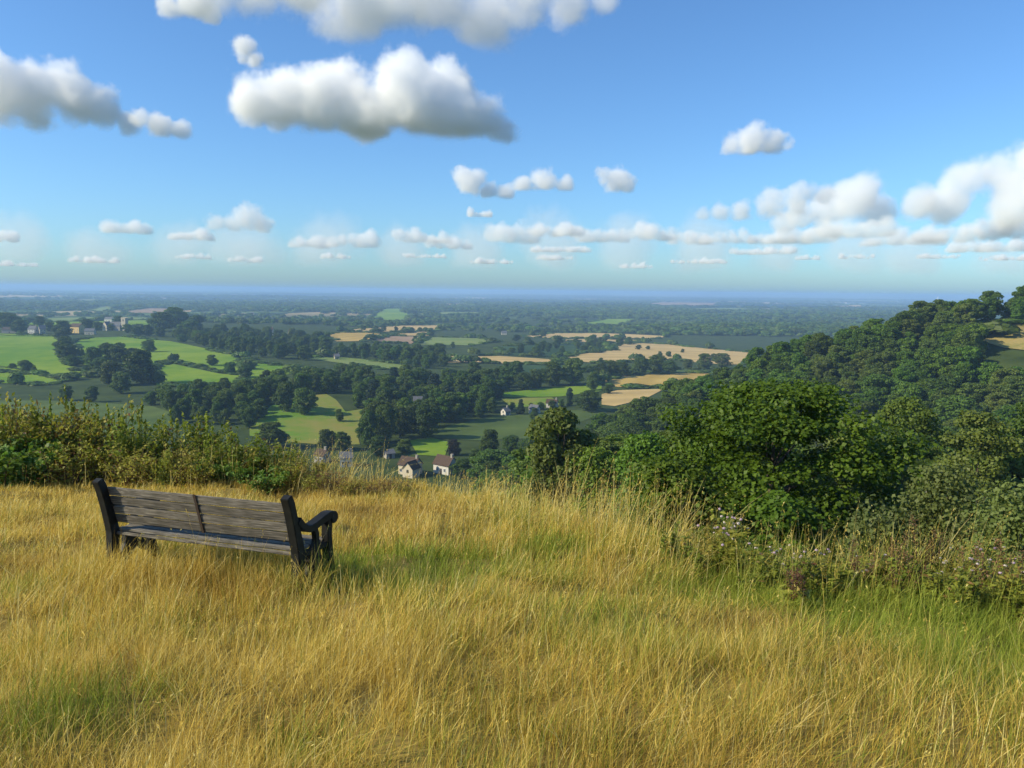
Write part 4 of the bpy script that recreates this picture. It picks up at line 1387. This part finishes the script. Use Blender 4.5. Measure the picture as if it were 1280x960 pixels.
def put(parts, name, loc, rz, scale, label, cat, group=None):
    o = empty(name, loc, rz)
    o.scale = scale if hasattr(scale, '__len__') else (scale,) * 3
    tag(o, label, cat, group)
    for nm, me in parts:
        q = link(nm, me, o)
        if nm in ('seed_down', 'seed_spikes', 'flower_heads', 'leaves', 'foliage', 'withered_foliage'):
            q['kind'] = 'stuff'                             # too small to pick apart
    return o
BUSH = {
    'bramble': [make_bush(600 + k, 1.0, 1.1, 16, 1500, 0.045, WEED_LEAF['bramble'], CANE, 0.75) for k in range(2)],
    'scrub': [make_bush(610 + k, 1.0, 0.95, 20, 1400, 0.028, WEED_LEAF['olive'], CANE, 0.4, (WEED_LEAF['brown'], 0.25)) for k in range(3)],
    'leafy': [make_bush(620 + k, 1.0, 0.9, 18, 1300, 0.030, WEED_LEAF['nettle'], GREENSTEM, 0.35, (WEED_LEAF['brown'], 0.12)) for k in range(3)],
    'withered': [make_bush(630 + k, 1.0, 1.1, 22, 900, 0.026, WEED_LEAF['brown'], CANE, 0.8, (WEED_LEAF['olive'], 0.35)) for k in range(2)],
    'weed': [make_bush(640 + k, 1.0, 0.28, 4, 170, 0.034, WEED_LEAF['nettle'], GREENSTEM, 0.3) for k in range(3)],
}
brr = random.Random(12)
TOPX = [-30, 0, 40, 90, 130, 170, 210, 260, 300, 330, 370, 400, 430, 470, 510]
TOPY = [492, 490, 490, 492, 502, 510, 516, 512, 528, 542, 552, 566, 582, 598, 606]
BASX, BASY = [-30, 120, 250, 330, 420, 520], [607, 606, 606, 612, 619, 622]
BL_ = {'bramble': ('bramble_bush', 'bright green broad-leaved bramble behind the bench', 'brambles behind the bench'),
       'scrub': ('scrub_bush', 'olive-green twiggy bush with brown leaves behind the bench', 'olive bushes behind the bench'),
       'leafy': ('leafy_bush', 'fresh green small-leaved bush behind the bench', 'leafy bushes behind the bench'),
       'withered': ('withered_bush', 'withered brown scrub bush of the thicket behind the bench', 'withered scrub past the bench')}
for row in range(3):
    px = -25.0 + row * 7
    while px < 505:
        top, bas = np.interp(px, TOPX, TOPY), np.interp(px, BASX, BASY)
        by = bas - row * 5 + brr.uniform(-2, 2)
        p = ground_at(px, by)
        dd = math.hypot(p.x, p.y)
        H = (by - top) * dd / FPX * brr.uniform(0.66, 1.08) * (0.72, 0.95, 1.12)[row]
        H = max(H, 0.28)
        if px > 360:
            kind = brr.choice(['withered', 'withered', 'scrub'])
        elif row == 0 and (abs(px - 300) < 42 or abs(px - 22) < 34):
            kind = 'bramble'
        else:
            kind = brr.choice(['scrub', 'scrub', 'leafy', 'leafy', 'withered' if row == 0 else 'scrub'])
        ms = BUSH[kind]
        wv = max(0.6, min(1.5, H)) * brr.uniform(0.85, 1.15)
        nm, lb, gr = BL_[kind]
        where = ('front row at the grass', 'middle row', 'back row at the drop')[row]
        lb, gr = lb + ', ' + where, gr + ', ' + where
        put(ms[brr.randrange(len(ms))], nm, p, brr.uniform(0, 6.28), (wv, wv, H), lb, 'bush', gr)
        px += brr.uniform(20, 30) if row else brr.uniform(22, 34)
for px, top in [(30, 488), (110, 484), (140, 490), (160, 496), (220, 496), (262, 500), (300, 518), (345, 538), (372, 548), (68, 478), (92, 470), (128, 492), (176, 484), (180, 500), (236, 500), (246, 512), (8, 497), (50, 486), (325, 528), (150, 500), (205, 505), (285, 515)]:
    p = ground_at(px, 601)
    H = (601 - top) * math.hypot(p.x, p.y) / FPX
    put(BUSH['weed'][brr.randrange(3)], 'tall_weed', p, brr.uniform(0, 6.28), (1.0, 1.0, H), 'tall leafy weed stem sticking up out of the thicket behind the bench', 'weed', 'tall weed stems over the thicket')

# thistles, docks and nettles along the right part of the rim
def make_thistle(seed, H=1.0, n=5):
    g = np.random.default_rng(seed)
    st, lf, hd, fl = Soup(), Soup(), Soup(), Soup()
    for k in range(n):
        b0 = g.normal(size=3) * np.array([0.05, 0.05, 0])
        d = g.normal(size=3) * np.array([0.10, 0.10, 0])
        h = H * g.uniform(0.7, 1.0)
        pts = np.array([b0 + d * (q / 5) ** 1.3 + np.array([0, 0, -0.08 + (h + 0.08) * q / 5]) for q in range(6)])
        st.add(*tube(pts, [0.006 - 0.0007 * q for q in range(6)], 4))
        m = 34
        u = g.uniform(0.05, 0.92, m)
        seg = np.minimum((u * 5).astype(int), 4)
        fr = (u * 5 - seg)[:, None]
        a = g.uniform(0, 6.28, m)
        out = np.stack([np.cos(a), np.sin(a), g.uniform(0.1, 0.7, m)], -1)
        L = g.uniform(0.05, 0.10, m)[:, None]
        P = pts[seg] * (1 - fr) + pts[seg + 1] * fr + out * L * 0.7
        N = np.cross(out, np.stack([-np.sin(a), np.cos(a), np.zeros(m)], -1)) + g.normal(size=(m, 3)) * 0.3
        V, F = leaf_quads(P, N, L[:, 0] * 0.75, g, 0.2, 0.28)
        lf.add(V, F, np.clip(g.normal(0.5, 0.25, m), 0, 1))
        for q in range(g.integers(1, 3)):
            hp = pts[-1] + g.normal(size=3) * np.array([0.045, 0.045, 0.05])
            st.add(*tube([pts[-2], hp], [0.003, 0.003], 3))
            r = g.uniform(0.009, 0.014)
            sph = unit(g.normal(size=(26, 3)))
            V, F = leaf_quads(hp + sph * r * np.array([1, 1, 1.2]), sph, r * 0.8, g)
            (hd if g.uniform() < 0.55 else fl).add(V, F, 0.5)
    out = [('stems', st.mesh('stems', GREENSTEM, True)), ('leaves', lf.mesh('leaves', WEED_LEAF['olive'])), ('flower_heads', hd.mesh('flower_heads', PETAL))]
    if fl.n:
        out.append(('seed_down', fl.mesh('seed_down', FLUFF)))
    return out
def make_dock(seed, H=1.0):
    g = np.random.default_rng(seed)
    st, sd, lf = Soup(), Soup(), Soup()
    for k in range(4):
        b0 = g.normal(size=3) * np.array([0.06, 0.06, 0])
        d = g.normal(size=3) * np.array([0.12, 0.12, 0])
        h = H * g.uniform(0.65, 1.0)
        pts = np.array([b0 + d * (q / 5) + np.array([0, 0, -0.08 + (h + 0.08) * q / 5]) for q in range(6)])
        st.add(*tube(pts, [0.006 - 0.0008 * q for q in range(6)], 4))
        m = 190
        u = g.uniform(0.35, 1.0, m)
        seg = np.minimum((u * 5).astype(int), 4)
        fr = (u * 5 - seg)[:, None]
        P = pts[seg] * (1 - fr) + pts[seg + 1] * fr + g.normal(size=(m, 3)) * np.array([0.022, 0.022, 0.02])
        V, F = leaf_quads(P, g.normal(size=(m, 3)), g.uniform(0.008, 0.016, m), g)
        sd.add(V, F, g.uniform(0, 1, m))
        m = 14
        a = g.uniform(0, 6.28, m)
        P = b0 + np.stack([np.cos(a) * 0.1, np.sin(a) * 0.1, g.uniform(0.05, 0.4, m) * H], -1)
        V, F = leaf_quads(P, np.stack([np.cos(a), np.sin(a), np.full(m, 0.8)], -1), g.uniform(0.06, 0.11, m), g, 0.2, 0.3)
        lf.add(V, F, g.uniform(0, 1, m))
    return [('stems', st.mesh('stems', CANE, True)), ('seed_spikes', sd.mesh('seed_spikes', WEED_LEAF['dock'])), ('leaves', lf.mesh('leaves', WEED_LEAF['nettle']))]
def make_nettle(seed, H=1.0):
    return make_bush(seed, H, 0.30, 8, 430, 0.030, WEED_LEAF['nettle'], GREENSTEM, 0.25, (WEED_LEAF['dock'], 0.12))
THI = [make_thistle(700 + k) for k in range(3)]
DOC = [make_dock(710 + k) for k in range(3)]
NET = [make_nettle(720 + k) for k in range(3)]
_rim = {}
def rim_y_at(px):
    """picture row of the last hilltop ground before it falls away"""
    k = int(px // 10)
    if k not in _rim:
        y = 640.0
        while y < 800:
            p = ground_at(px, y)
            if p is not None and math.hypot(p.x, p.y) < 14 and float(edge_dist(np.array([p.x]), np.array([p.y]))[0]) < 0.4:
                break
            y += 4
        _rim[k] = y
    return _rim[k]
def rim_plant(px, off, hpx, protos, name, label, cat, group):
    by = rim_y_at(px) + off
    p = ground_at(px, by)
    if math.hypot(p.x, p.y) > 30:
        return
    H = hpx * math.hypot(p.x, p.y) / FPX
    put(protos[brr.randrange(len(protos))], name, p, brr.uniform(0, 6.28), (1.0, 1.0, H), label, cat, group)
TL = ('thistle', 'creeping thistle with pale mauve heads in front of the maple', 'plant', 'thistles in front of the maple')
for px, h in [(898, 74), (905, 84), (913, 88), (920, 78), (950, 60), (976, 66), (984, 58), (1025, 60), (1075, 52)]:
    rim_plant(px, brr.uniform(2, 12), h, THI, *TL)
for px, h in [(1174, 60), (1183, 66), (1240, 64), (1250, 68)]:
    rim_plant(px, brr.uniform(2, 12), h, THI, 'thistle', 'thistle with clustered pinkish heads in front of the olive sallows', 'plant', 'thistles in front of the sallows')
for px in [1000, 1070, 1104, 1140, 1152, 1216, 1268]:
    rim_plant(px, brr.uniform(0, 30), brr.uniform(50, 92), DOC, 'dock', 'dock gone to red-brown seed in the weedy rim', 'plant', 'seeding docks along the rim')
for px in list(range(840, 1290, 17)):
    rim_plant(px + brr.uniform(-5, 5), brr.uniform(0, 26), brr.uniform(40, 84), NET, 'nettle', 'leafy green nettle clump on the rim in front of the ' + ('maple' if px < 1090 else 'sallows'), 'plant', 'nettles in front of the ' + ('maple' if px < 1090 else 'sallows'))

# ------------------------------------------------------------------ nearest trees, just below the rim
def near_tree(name, px, top_px, wpx, dist, label, seed, leafm, leaves, size, n_cl, rc, bark, low=0.05, up=0.9, flat=0.6, cat='tree', trunk_r=0.16, limbs=16, fill=0.5):
    v = ray(px, top_px)
    s = dist / math.hypot(v.x, v.y)
    topz = v.z * s
    x, y = v.x * s, v.y * s
    z0 = float(land(x, y))
    H, W = topz - z0, wpx * dist / FPX
    g = np.random.default_rng(seed)
    C, Rr = crown_shape(g, H, W, low, n_cl, rc, 'bush')
    per = (Rr ** 2 / (Rr ** 2).sum() * leaves).astype(int) + 3
    P, N, rnd = [], [], []
    for c, r, k in zip(C, Rr, per):
        d = unit(g.normal(size=(k, 3)))
        rad = r * g.uniform(0.15, 1.0, k) ** fill * (0.7 + 0.6 * vnoise3(d * 2.0 + c * 3, seed))
        P.append(c + d * rad[:, None] * np.array([1.15, 1.15, flat]))
        N.append(d * 0.45 + g.normal(size=(k, 3)) * 0.5 + np.array([-0.1, -0.1, up]))
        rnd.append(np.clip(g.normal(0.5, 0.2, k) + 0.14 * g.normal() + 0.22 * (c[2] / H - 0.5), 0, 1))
    P, N, rnd = np.concatenate(P), np.concatenate(N), np.concatenate(rnd)
    V, F = leaf_quads(P, N, size * g.uniform(0.55, 1.2, len(P)), g, 0.22, 0.85)
    s_ = Soup()
    s_.add(V, F, rnd)
    o = empty(name, (x, y, z0 - 0.1))
    tag(o, label, cat)
    link('crown', s_.mesh('crown', leafm), o)
    s_ = Soup()
    n = 8
    tp = np.array([[0.03 * H * math.sin(1.7 * k / n), 0, -0.3 + (0.85 * H + 0.3) * k / n] for k in range(n + 1)])
    tr = [trunk_r * (1.3 if k == 0 else 1) * (1 - 0.85 * k / n) for k in range(n + 1)]
    s_.add(*tube(tp, tr, 8))
    for q in g.choice(len(C), min(limbs, len(C)), replace=False):
        k0 = int(np.clip(C[q][2] / (0.85 * H) * n - 2, 1, n - 2))
        a, b = tp[k0], C[q]
        s_.add(*tube([a, (a + b) / 2 + np.array([0, 0, -0.03 * H]), b], [tr[k0] * 0.6, tr[k0] * 0.4, 0.012], 5))
    link('trunk', s_.mesh('trunk', bark, True), o)
    return o
near_tree('maple_tree', 962, 468, 430, 21.0, 'bushy maple with large bright green leaves standing just below the rim', 801, WEED_LEAF['maple'], 70000, 0.060, 230, 0.56, BARK, low=0.0)
near_tree('maple_sapling', 968, 606, 190, 17.0, 'low maple sapling hiding the trunk of the big maple', 806, WEED_LEAF['maple'], 14000, 0.055, 60, 0.42, BARK, low=0.0, trunk_r=0.05, cat='sapling')
near_tree('maple_sapling', 842, 566, 150, 17.5, 'low leafy maple sapling spreading beside the big maple', 802, WEED_LEAF['maple'], 18000, 0.055, 60, 0.42, BARK, trunk_r=0.06, cat='sapling')
for px, top, w, dist, sd, lb in [(748, 556, 96, 62.0, 811, 'mid-green ash below the rim, between the two others there'), (694, 566, 90, 78.0, 812, 'mid-green ash below the rim, on the side of the cottages'), (806, 540, 104, 52.0, 813, 'mid-green ash below the rim, reaching up behind the maple sapling')]:
    near_tree('ash_tree', px, top, w, dist, lb, sd, LEAF['ash'], 16000, 0.13, 80, 0.8, BARK, up=0.5, flat=0.75, trunk_r=0.2)
for px, top, w, dist, sd, lb in [(1136, 496, 120, 74.0, 821, 'dark broad tree across the combe behind the taller sallow'), (1222, 512, 130, 62.0, 822, 'dark broad tree in the combe behind the edge sallow'), (1290, 498, 130, 70.0, 823, 'dark tree in the combe farthest from the maple'), (1062, 520, 90, 66.0, 824, 'dark tree in the combe close behind the maple')]:
    near_tree('oak_tree', px, top, w, dist, lb, sd, LEAF['oak' if sd % 2 else 'grey'], 16000, 0.14, 80, 0.85, BARK, up=0.5, flat=0.75, trunk_r=0.22)
near_tree('sallow_shrub', 1178, 576, 150, 16.5, 'olive-green fine-leaved sallow with a bare pale twig next to the maple', 803, WEED_LEAF['sallow'], 17000, 0.040, 90, 0.36, BIRCH_BARK, up=0.4, flat=0.9, trunk_r=0.06, cat='shrub')
near_tree('sallow_shrub', 1272, 592, 120, 14.0, 'yellow-green sallow bush beyond the olive sallow, out along the rim', 804, WEED_LEAF['sallow'], 13000, 0.036, 70, 0.32, BIRCH_BARK, up=0.4, flat=0.9, trunk_r=0.05, cat='shrub')
near_tree('sallow_shrub', 1098, 618, 110, 15.0, 'low dark-shaded sallow between the maple and the taller sallow', 805, WEED_LEAF['sallow'], 9000, 0.040, 50, 0.34, BIRCH_BARK, up=0.4, flat=0.9, trunk_r=0.05, cat='shrub')
# ------------------------------------------------------------------ houses
def plaster(name, c):
    t = NT(name)
    P = t.node('ShaderNodeTexCoord').outputs['Object']
    f = t.noise(P, 0.8, 5)
    return t.done(t.mix(f, [v * 0.86 for v in c], c), 0.9, 0.1)
def roofing(name, a, b):
    t = NT(name)
    P = t.node('ShaderNodeTexCoord').outputs['Object']
    w = t.node('ShaderNodeTexBrick')
    t.l.new(P, w.inputs['Vector'])
    w.inputs['Scale'].default_value = 3.0
    w.inputs['Color1'].default_value, w.inputs['Color2'].default_value = (*a, 1), (*b, 1)
    w.inputs['Mortar'].default_value = (a[0] * 0.5, a[1] * 0.5, a[2] * 0.5, 1)
    c = t.mix(t.math('MULTIPLY', t.noise(P, 0.6, 4), 0.6), w.outputs[0], [v * 0.6 for v in a])
    return t.done(c, 0.85, 0.15)
WALL = {'white': plaster('wall_white_render', (0.58, 0.55, 0.48)), 'cream': plaster('wall_cream_stone', (0.58, 0.50, 0.36)), 'stone': plaster('wall_grey_stone', (0.34, 0.31, 0.26)), 'yellow': plaster('wall_yellow_stone', (0.62, 0.46, 0.20))}
ROOF = {'brown': roofing('roof_brown_tile', (0.085, 0.056, 0.038), (0.125, 0.082, 0.056)), 'slate': roofing('roof_grey_slate', (0.13, 0.135, 0.145), (0.19, 0.19, 0.20)), 'dark': roofing('roof_dark_tile', (0.08, 0.065, 0.055), (0.11, 0.09, 0.075))}
GLASS = NT('window_glass_dark').done((0.03, 0.035, 0.045), 0.15, 0.5)
FRAME = NT('window_frame_white').done((0.7, 0.7, 0.68), 0.6, 0.2)
DOORM = NT('door_paint_dark').done((0.06, 0.05, 0.045), 0.6, 0.2)

def box_bm(bm, x0, x1, y0, y1, z0, z1):
    v = [bm.verts.new(p) for p in ((x0, y0, z0), (x1, y0, z0), (x1, y1, z0), (x0, y1, z0), (x0, y0, z1), (x1, y0, z1), (x1, y1, z1), (x0, y1, z1))]
    for f in ((0, 3, 2, 1), (4, 5, 6, 7), (0, 1, 5, 4), (1, 2, 6, 5), (2, 3, 7, 6), (3, 0, 4, 7)):
        bm.faces.new([v[k] for k in f])
def from_bm(name, bm, mat, parent):
    me = bpy.data.meshes.new(name)
    bm.to_mesh(me)
    bm.free()
    return link(name, me, parent, mat)
def body(parent, L, D, hw, hr, wall, roof, cx=0.0, cy=0.0, turn=0.0, chimneys=(1,), over=0.35, wins=2, storeys=2, door=True, detail=True):
    """one gabled block: wall, roof, chimneys, windows; ridge along its own x"""
    Mx = Matrix.Translation((cx, cy, 0)) @ Matrix.Rotation(turn, 4, 'Z')
    def fin(name, bm, mat, par):
        bmesh.ops.transform(bm, matrix=Mx, verts=bm.verts)
        return from_bm(name, bm, mat, par)
    bm = bmesh.new()
    P = [(-L / 2, -D / 2, -1.5), (L / 2, -D / 2, -1.5), (L / 2, D / 2, -1.5), (-L / 2, D / 2, -1.5), (-L / 2, -D / 2, hw), (L / 2, -D / 2, hw), (L / 2, D / 2, hw), (-L / 2, D / 2, hw), (-L / 2, 0, hw + hr), (L / 2, 0, hw + hr)]
    v = [bm.verts.new(p) for p in P]
    for f in ((0, 1, 5, 4), (2, 3, 7, 6), (1, 2, 6, 9, 5), (3, 0, 4, 8, 7), (0, 3, 2, 1)):
        bm.faces.new([v[k] for k in f])
    fin('wall', bm, WALL[wall], parent)
    bm = bmesh.new()
    sl = hr / (D / 2)
    for s in (-1, 1):
        y0, z0 = s * (D / 2 + over), hw - over * sl + 0.06
        a = [(-L / 2 - over, y0, z0), (L / 2 + over, y0, z0), (L / 2 + over, 0, hw + hr + 0.06), (-L / 2 - over, 0, hw + hr + 0.06)]
        lo = [bm.verts.new(p) for p in a]
        hi = [bm.verts.new((p[0], p[1], p[2] + 0.16)) for p in a]
        bm.faces.new(lo)
        bm.faces.new(hi)
        for k in range(4):
            bm.faces.new((lo[k], lo[(k + 1) % 4], hi[(k + 1) % 4], hi[k]))
    bmesh.ops.recalc_face_normals(bm, faces=bm.faces[:])
    rf = fin('roof', bm, ROOF[roof], parent)
    for s in chimneys:
        bm = bmesh.new()
        xx_ = s * (L / 2 - 0.55)
        box_bm(bm, xx_ - 0.4, xx_ + 0.4, -0.4, 0.4, hw + hr - 0.7, hw + hr + 1.0)
        box_bm(bm, xx_ - 0.46, xx_ + 0.46, -0.46, 0.46, hw + hr + 1.0, hw + hr + 1.12)
        fin('chimney', bm, WALL['stone'], rf)
    if not detail:
        return
    for side in (-1, 1):
        for st_ in range(storeys):
            for k in range(wins):
                xw = -L / 2 + L * (k + 0.5) / wins
                zw = 1.0 + 2.5 * st_
                if zw + 1.2 > hw:
                    continue
                bm = bmesh.new()
                y0 = side * D / 2
                for (a0, a1, b0, b1) in ((-0.55, 0.55, -0.1, 0.0), (-0.55, 0.55, 1.1, 1.2), (-0.55, -0.45, 0.0, 1.1), (0.45, 0.55, 0.0, 1.1), (-0.03, 0.03, 0.0, 1.1)):
                    box_bm(bm, xw + a0, xw + a1, min(y0, y0 + side * 0.08), max(y0, y0 + side * 0.08), zw + b0, zw + b1)
                wf = fin('window', bm, FRAME, parent)
                bm = bmesh.new()
                box_bm(bm, xw - 0.45, xw + 0.45, min(y0 - side * 0.02, y0 + side * 0.03), max(y0 - side * 0.02, y0 + side * 0.03), zw, zw + 1.1)
                fin('pane', bm, GLASS, wf)
    for s in (-1, 1):
        bm = bmesh.new()
        x0 = s * L / 2
        box_bm(bm, min(x0 - s * 0.02, x0 + s * 0.04), max(x0 - s * 0.02, x0 + s * 0.04), -0.45, 0.45, hw * 0.55, hw * 0.55 + 1.1)
        fin('window', bm, GLASS, parent)
    if door:
        bm = bmesh.new()
        box_bm(bm, -0.5, 0.5, -D / 2 - 0.06, -D / 2 + 0.02, 0, 2.0)
        fin('door', bm, DOORM, parent)
def house(px, py, wpx, rz, label, name='cottage', D=6.0, hw=4.6, hr=2.6, wall='white', roof='brown', group=None, detail=True, **kw):
    p = ground_at(px, py, 120.0)
    L = wpx * math.hypot(p.x, p.y) / FPX
    o = empty(name, p, rz)
    tag(o, label, 'house', group)
    body(o, L, D, hw, hr, wall, roof, detail=detail, **kw)
    return o, L
o, L = house(513, 592, 24, R(-28), 'brown-roofed cottage with cream walls and a lit white gable in the valley', 'cottage', D=5.2, hw=3.6, hr=2.4, wall='cream', wins=3)
body(o, 4.6, 4.2, 3.3, 2.2, 'cream', 'brown', 3.0, -3.6, R(90), chimneys=(), wins=1, door=False)
house(557, 591, 26, R(-38), 'cottage with a bright white gable and brown roof beside the purple tree', 'cottage', D=5.0, hw=3.5, hr=2.7, wall='white')
house(433, 582, 15, R(12), 'white house with a grey slate roof below the knoll', 'house', D=5.0, hw=3.4, hr=1.8, wall='white', roof='slate')
house(403, 577, 13, R(-20), 'stone house with a dull brown roof half hidden by the rim thicket', 'house', D=5.0, hw=2.8, hr=2.0, wall='stone', roof='brown')
house(486, 572, 11, R(30), 'low shed with a pale grey roof among the trees behind the cottages', 'shed', D=4.0, hw=2.0, hr=1.2, wall='stone', roof='slate', chimneys=(), wins=1)
house(690, 509, 13, R(-15), 'small white cottage with a brown roof beside the columnar conifer', 'cottage', D=4.4, hw=2.8, hr=1.8, wall='white')
house(632, 519, 8, R(40), 'little grey-roofed cottage at the edge of the grey-green field', 'cottage', D=4.0, hw=2.4, hr=1.6, wall='white', roof='slate')
house(668, 517, 11, R(-30), 'tiny white outbuilding behind the lone field tree', 'outbuilding', D=4.5, hw=3.0, hr=1.8, wall='white', roof='slate', chimneys=(), wins=1)
house(531, 513, 28, R(10), 'long grey-roofed house under the bright lime-green tree', 'house', D=7.0, hw=4.4, hr=3.2, wall='stone', roof='slate', wins=4)
house(97, 416, 13, R(-20), 'yellow stone house of the church village, warmest in colour', 'house', D=9, hw=8, hr=4, wall='yellow', roof='brown', wins=3)
house(88, 415, 8, R(30), 'small cream house touching the yellow stone house', 'house', D=8, hw=6.5, hr=3.5, wall='cream', roof='brown', wins=2)
house(42, 417, 8, R(-10), 'grey-roofed white house at the open end of the church village', 'house', D=8, hw=6, hr=4, wall='white', roof='slate')
house(53, 417, 6, R(40), 'grey-roofed house behind the white one of the church village', 'house', D=8, hw=6, hr=4.5, wall='cream', roof='slate')
house(14, 416, 15, R(5), 'long low barn with a dark roof under the village-end trees', 'barn', D=9, hw=4, hr=3.5, wall='stone', roof='dark', chimneys=())
house(113, 418, 10, R(5), 'low pale cottage between the yellow house and the church', 'cottage', D=7, hw=4.5, hr=3, wall='cream', roof='slate')
house(134, 413, 7, R(70), 'stone house with a tall gable next to the church', 'house', D=8, hw=7, hr=5, wall='cream', roof='slate')
house(137, 403, 9, R(-10), 'pale house high behind the church', 'house', D=8, hw=6, hr=3.5, wall='white', roof='slate')
house(421, 449, 6, R(20), 'pale house in the trees under the ripe wheat', 'house', D=5, hw=3, hr=2, wall='cream', roof='slate')
house(336, 418, 10, R(10), 'long pale building in the wood on the meadow shoulder', 'house', D=9, hw=6, hr=3.5, wall='cream', roof='brown', wins=4)
house(365, 420, 6, R(-15), 'small pale house along from the long pale building', 'house', D=9, hw=6, hr=3.5, wall='cream', roof='brown')
# church
p = ground_at(150, 413)
ch = empty('church', p, R(-8))
tag(ch, 'small stone church with a square tower on the brow of the meadow hill', 'church')
body(ch, 22, 9, 6.5, 5.0, 'stone', 'slate', -8, 0, 0, chimneys=(), wins=4, storeys=1)
bm = bmesh.new()
box_bm(bm, 4.2, 10.4, -3.1, 3.1, -1.5, 17.0)
from_bm('tower', bm, WALL['cream'], ch)
tw_ = ch.children[-1]
bm = bmesh.new()
for k in range(4):
    for (cx_, cy_) in ((4.2 + 6.2 * (k + 0.5) / 4, -2.9), (4.2 + 6.2 * (k + 0.5) / 4, 2.9)):
        box_bm(bm, cx_ - 0.45, cx_ + 0.45, cy_ - 0.2, cy_ + 0.2, 17.01, 17.9)
tag(from_bm('battlements', bm, WALL['cream'], tw_), kind='stuff')
for s in (-1, 1):
    bm = bmesh.new()
    box_bm(bm, 6.7, 7.9, s * 3.12 - 0.05, s * 3.12 + 0.05, 12.5, 15.2)
    from_bm('belfry_opening', bm, GLASS, tw_)
# wind turbine beyond the spur
v = ray(1171, 374)
D_ = 5200.0
s = D_ / math.hypot(v.x, v.y)
tb = Vector((v.x * s, v.y * s, float(land(v.x * s, v.y * s))))
TH = v.z * s - tb.z
WHITE = NT('turbine_white').done((0.8, 0.8, 0.8), 0.5, 0.3)
tur = empty('wind_turbine', tb, math.atan2(-v.x, v.y) * -1 + R(20))
tag(tur, 'white wind turbine standing far off beyond the wooded spur', 'wind turbine')
so = Soup()
so.add(*tube([(0, 0, -2), (0, 0, TH * 0.5), (0, 0, TH)], [2.6, 2.1, 1.5], 10))
link('mast', so.mesh('mast', WHITE, True), tur)
so = Soup()
so.add(*tube([(0, -4.5, TH), (0, -3.5, TH), (0, 2, TH), (0, 4, TH)], [0.4, 1.9, 2.0, 0.8], 10))
na_ = link('nacelle', so.mesh('nacelle', WHITE, True), tur)
for k in range(3):
    a = R(20 + 120 * k)
    so = Soup()
    bl = 26.0
    pts = [(math.sin(a) * bl * q, -4.2, TH + math.cos(a) * bl * q) for q in (0.0, 0.15, 0.5, 1.0)]
    so.add(*tube(pts, [0.8, 1.5, 1.0, 0.25], 6))
    link('blade', so.mesh('blade', WHITE, True), na_)
# pale sheds and farmhouses scattered over the far plain
hr_ = random.Random(8)
for k, (px, py) in enumerate([(485, 367.5), (500, 367), (512, 367), (536, 366.5), (690, 369), (697, 369), (640, 367), (160, 375), (340, 374), (315, 392), (255, 392), (8, 379), (12, 380), (90, 374), (100, 375), (830, 414), (850, 395), (870, 393), (762, 407), (785, 408), (630, 417), (1015, 386), (1030, 385), (985, 387), (960, 391), (1060, 378), (905, 397), (720, 380), (745, 381), (570, 372), (205, 372), (228, 415), (380, 379), (445, 372)]):
    p = ground_at(px, py + 1.5)
    if p is None:
        continue
    dd = math.hypot(p.x, p.y)
    o = empty('farm_building', p, hr_.uniform(-0.5, 0.5))
    tag(o, 'far pale farm building, a speck on the hazy plain', 'building', 'pale specks of buildings on the plain')
    L = max(9, hr_.uniform(2.5, 5.5) * dd / FPX)
    body(o, L, max(6, L * 0.4), 3 + dd * 0.0007, 2.0 + dd * 0.0002, 'cream' if dd < 2500 else 'white', 'slate', chimneys=(), door=False, detail=False)
# hedges that divide the bright meadows
def hedge(pts, hpx, label):
    gp = [ground_at(*q) for q in pts]
    so, g = Soup(), np.random.default_rng(len(pts) * 31 + int(pts[0][0]))
    o0 = gp[0]
    for a, b in zip(gp[:-1], gp[1:]):
        L = (b - a).length
        m = int(L * 14)
        u = g.uniform(0, 1, m)
        hh = hpx * math.hypot(a.x, a.y) / FPX
        P = np.array(a)[None] + (np.array(b) - np.array(a))[None] * u[:, None]
        P[:, 2] = land(P[:, 0], P[:, 1])
        top = hh * (0.6 + 0.6 * vnoise2(u * L / 4, u * 0, 4))
        off = g.normal(size=(m, 3)) * np.array([hh * 0.3, hh * 0.3, 0])
        P += off
        P[:, 2] += g.uniform(0, 1, m) * top
        V, F = leaf_quads(P - np.array(o0), g.normal(size=(m, 3)) + np.array([0, 0, 0.6]), g.uniform(0.25, 0.5, m), g)
        so.add(V, F, np.clip(g.normal(0.45, 0.2, m), 0, 1))
    o = link('hedge', so.mesh('hedge', LEAF['oak']), None, None, o0)
    tag(o, label, 'hedge')
hedge([(-20, 458), (16, 461), (42, 467), (88, 474)], 2.6, 'dark hedge along the foot of the sloping meadow under the village')
hedge([(214, 453.5), (248, 459), (284, 467.5)], 2.6, 'dark hedge crossing the wide meadow between its round trees')
hedge([(55, 403.2), (90, 402.2), (124, 400.6)], 2.2, 'straight hedge between the two fields on the brow behind the village')
hedge([(0, 419.5), (30, 420.5), (70, 421)], 1.4, 'low hedge line along the top of the village meadow')
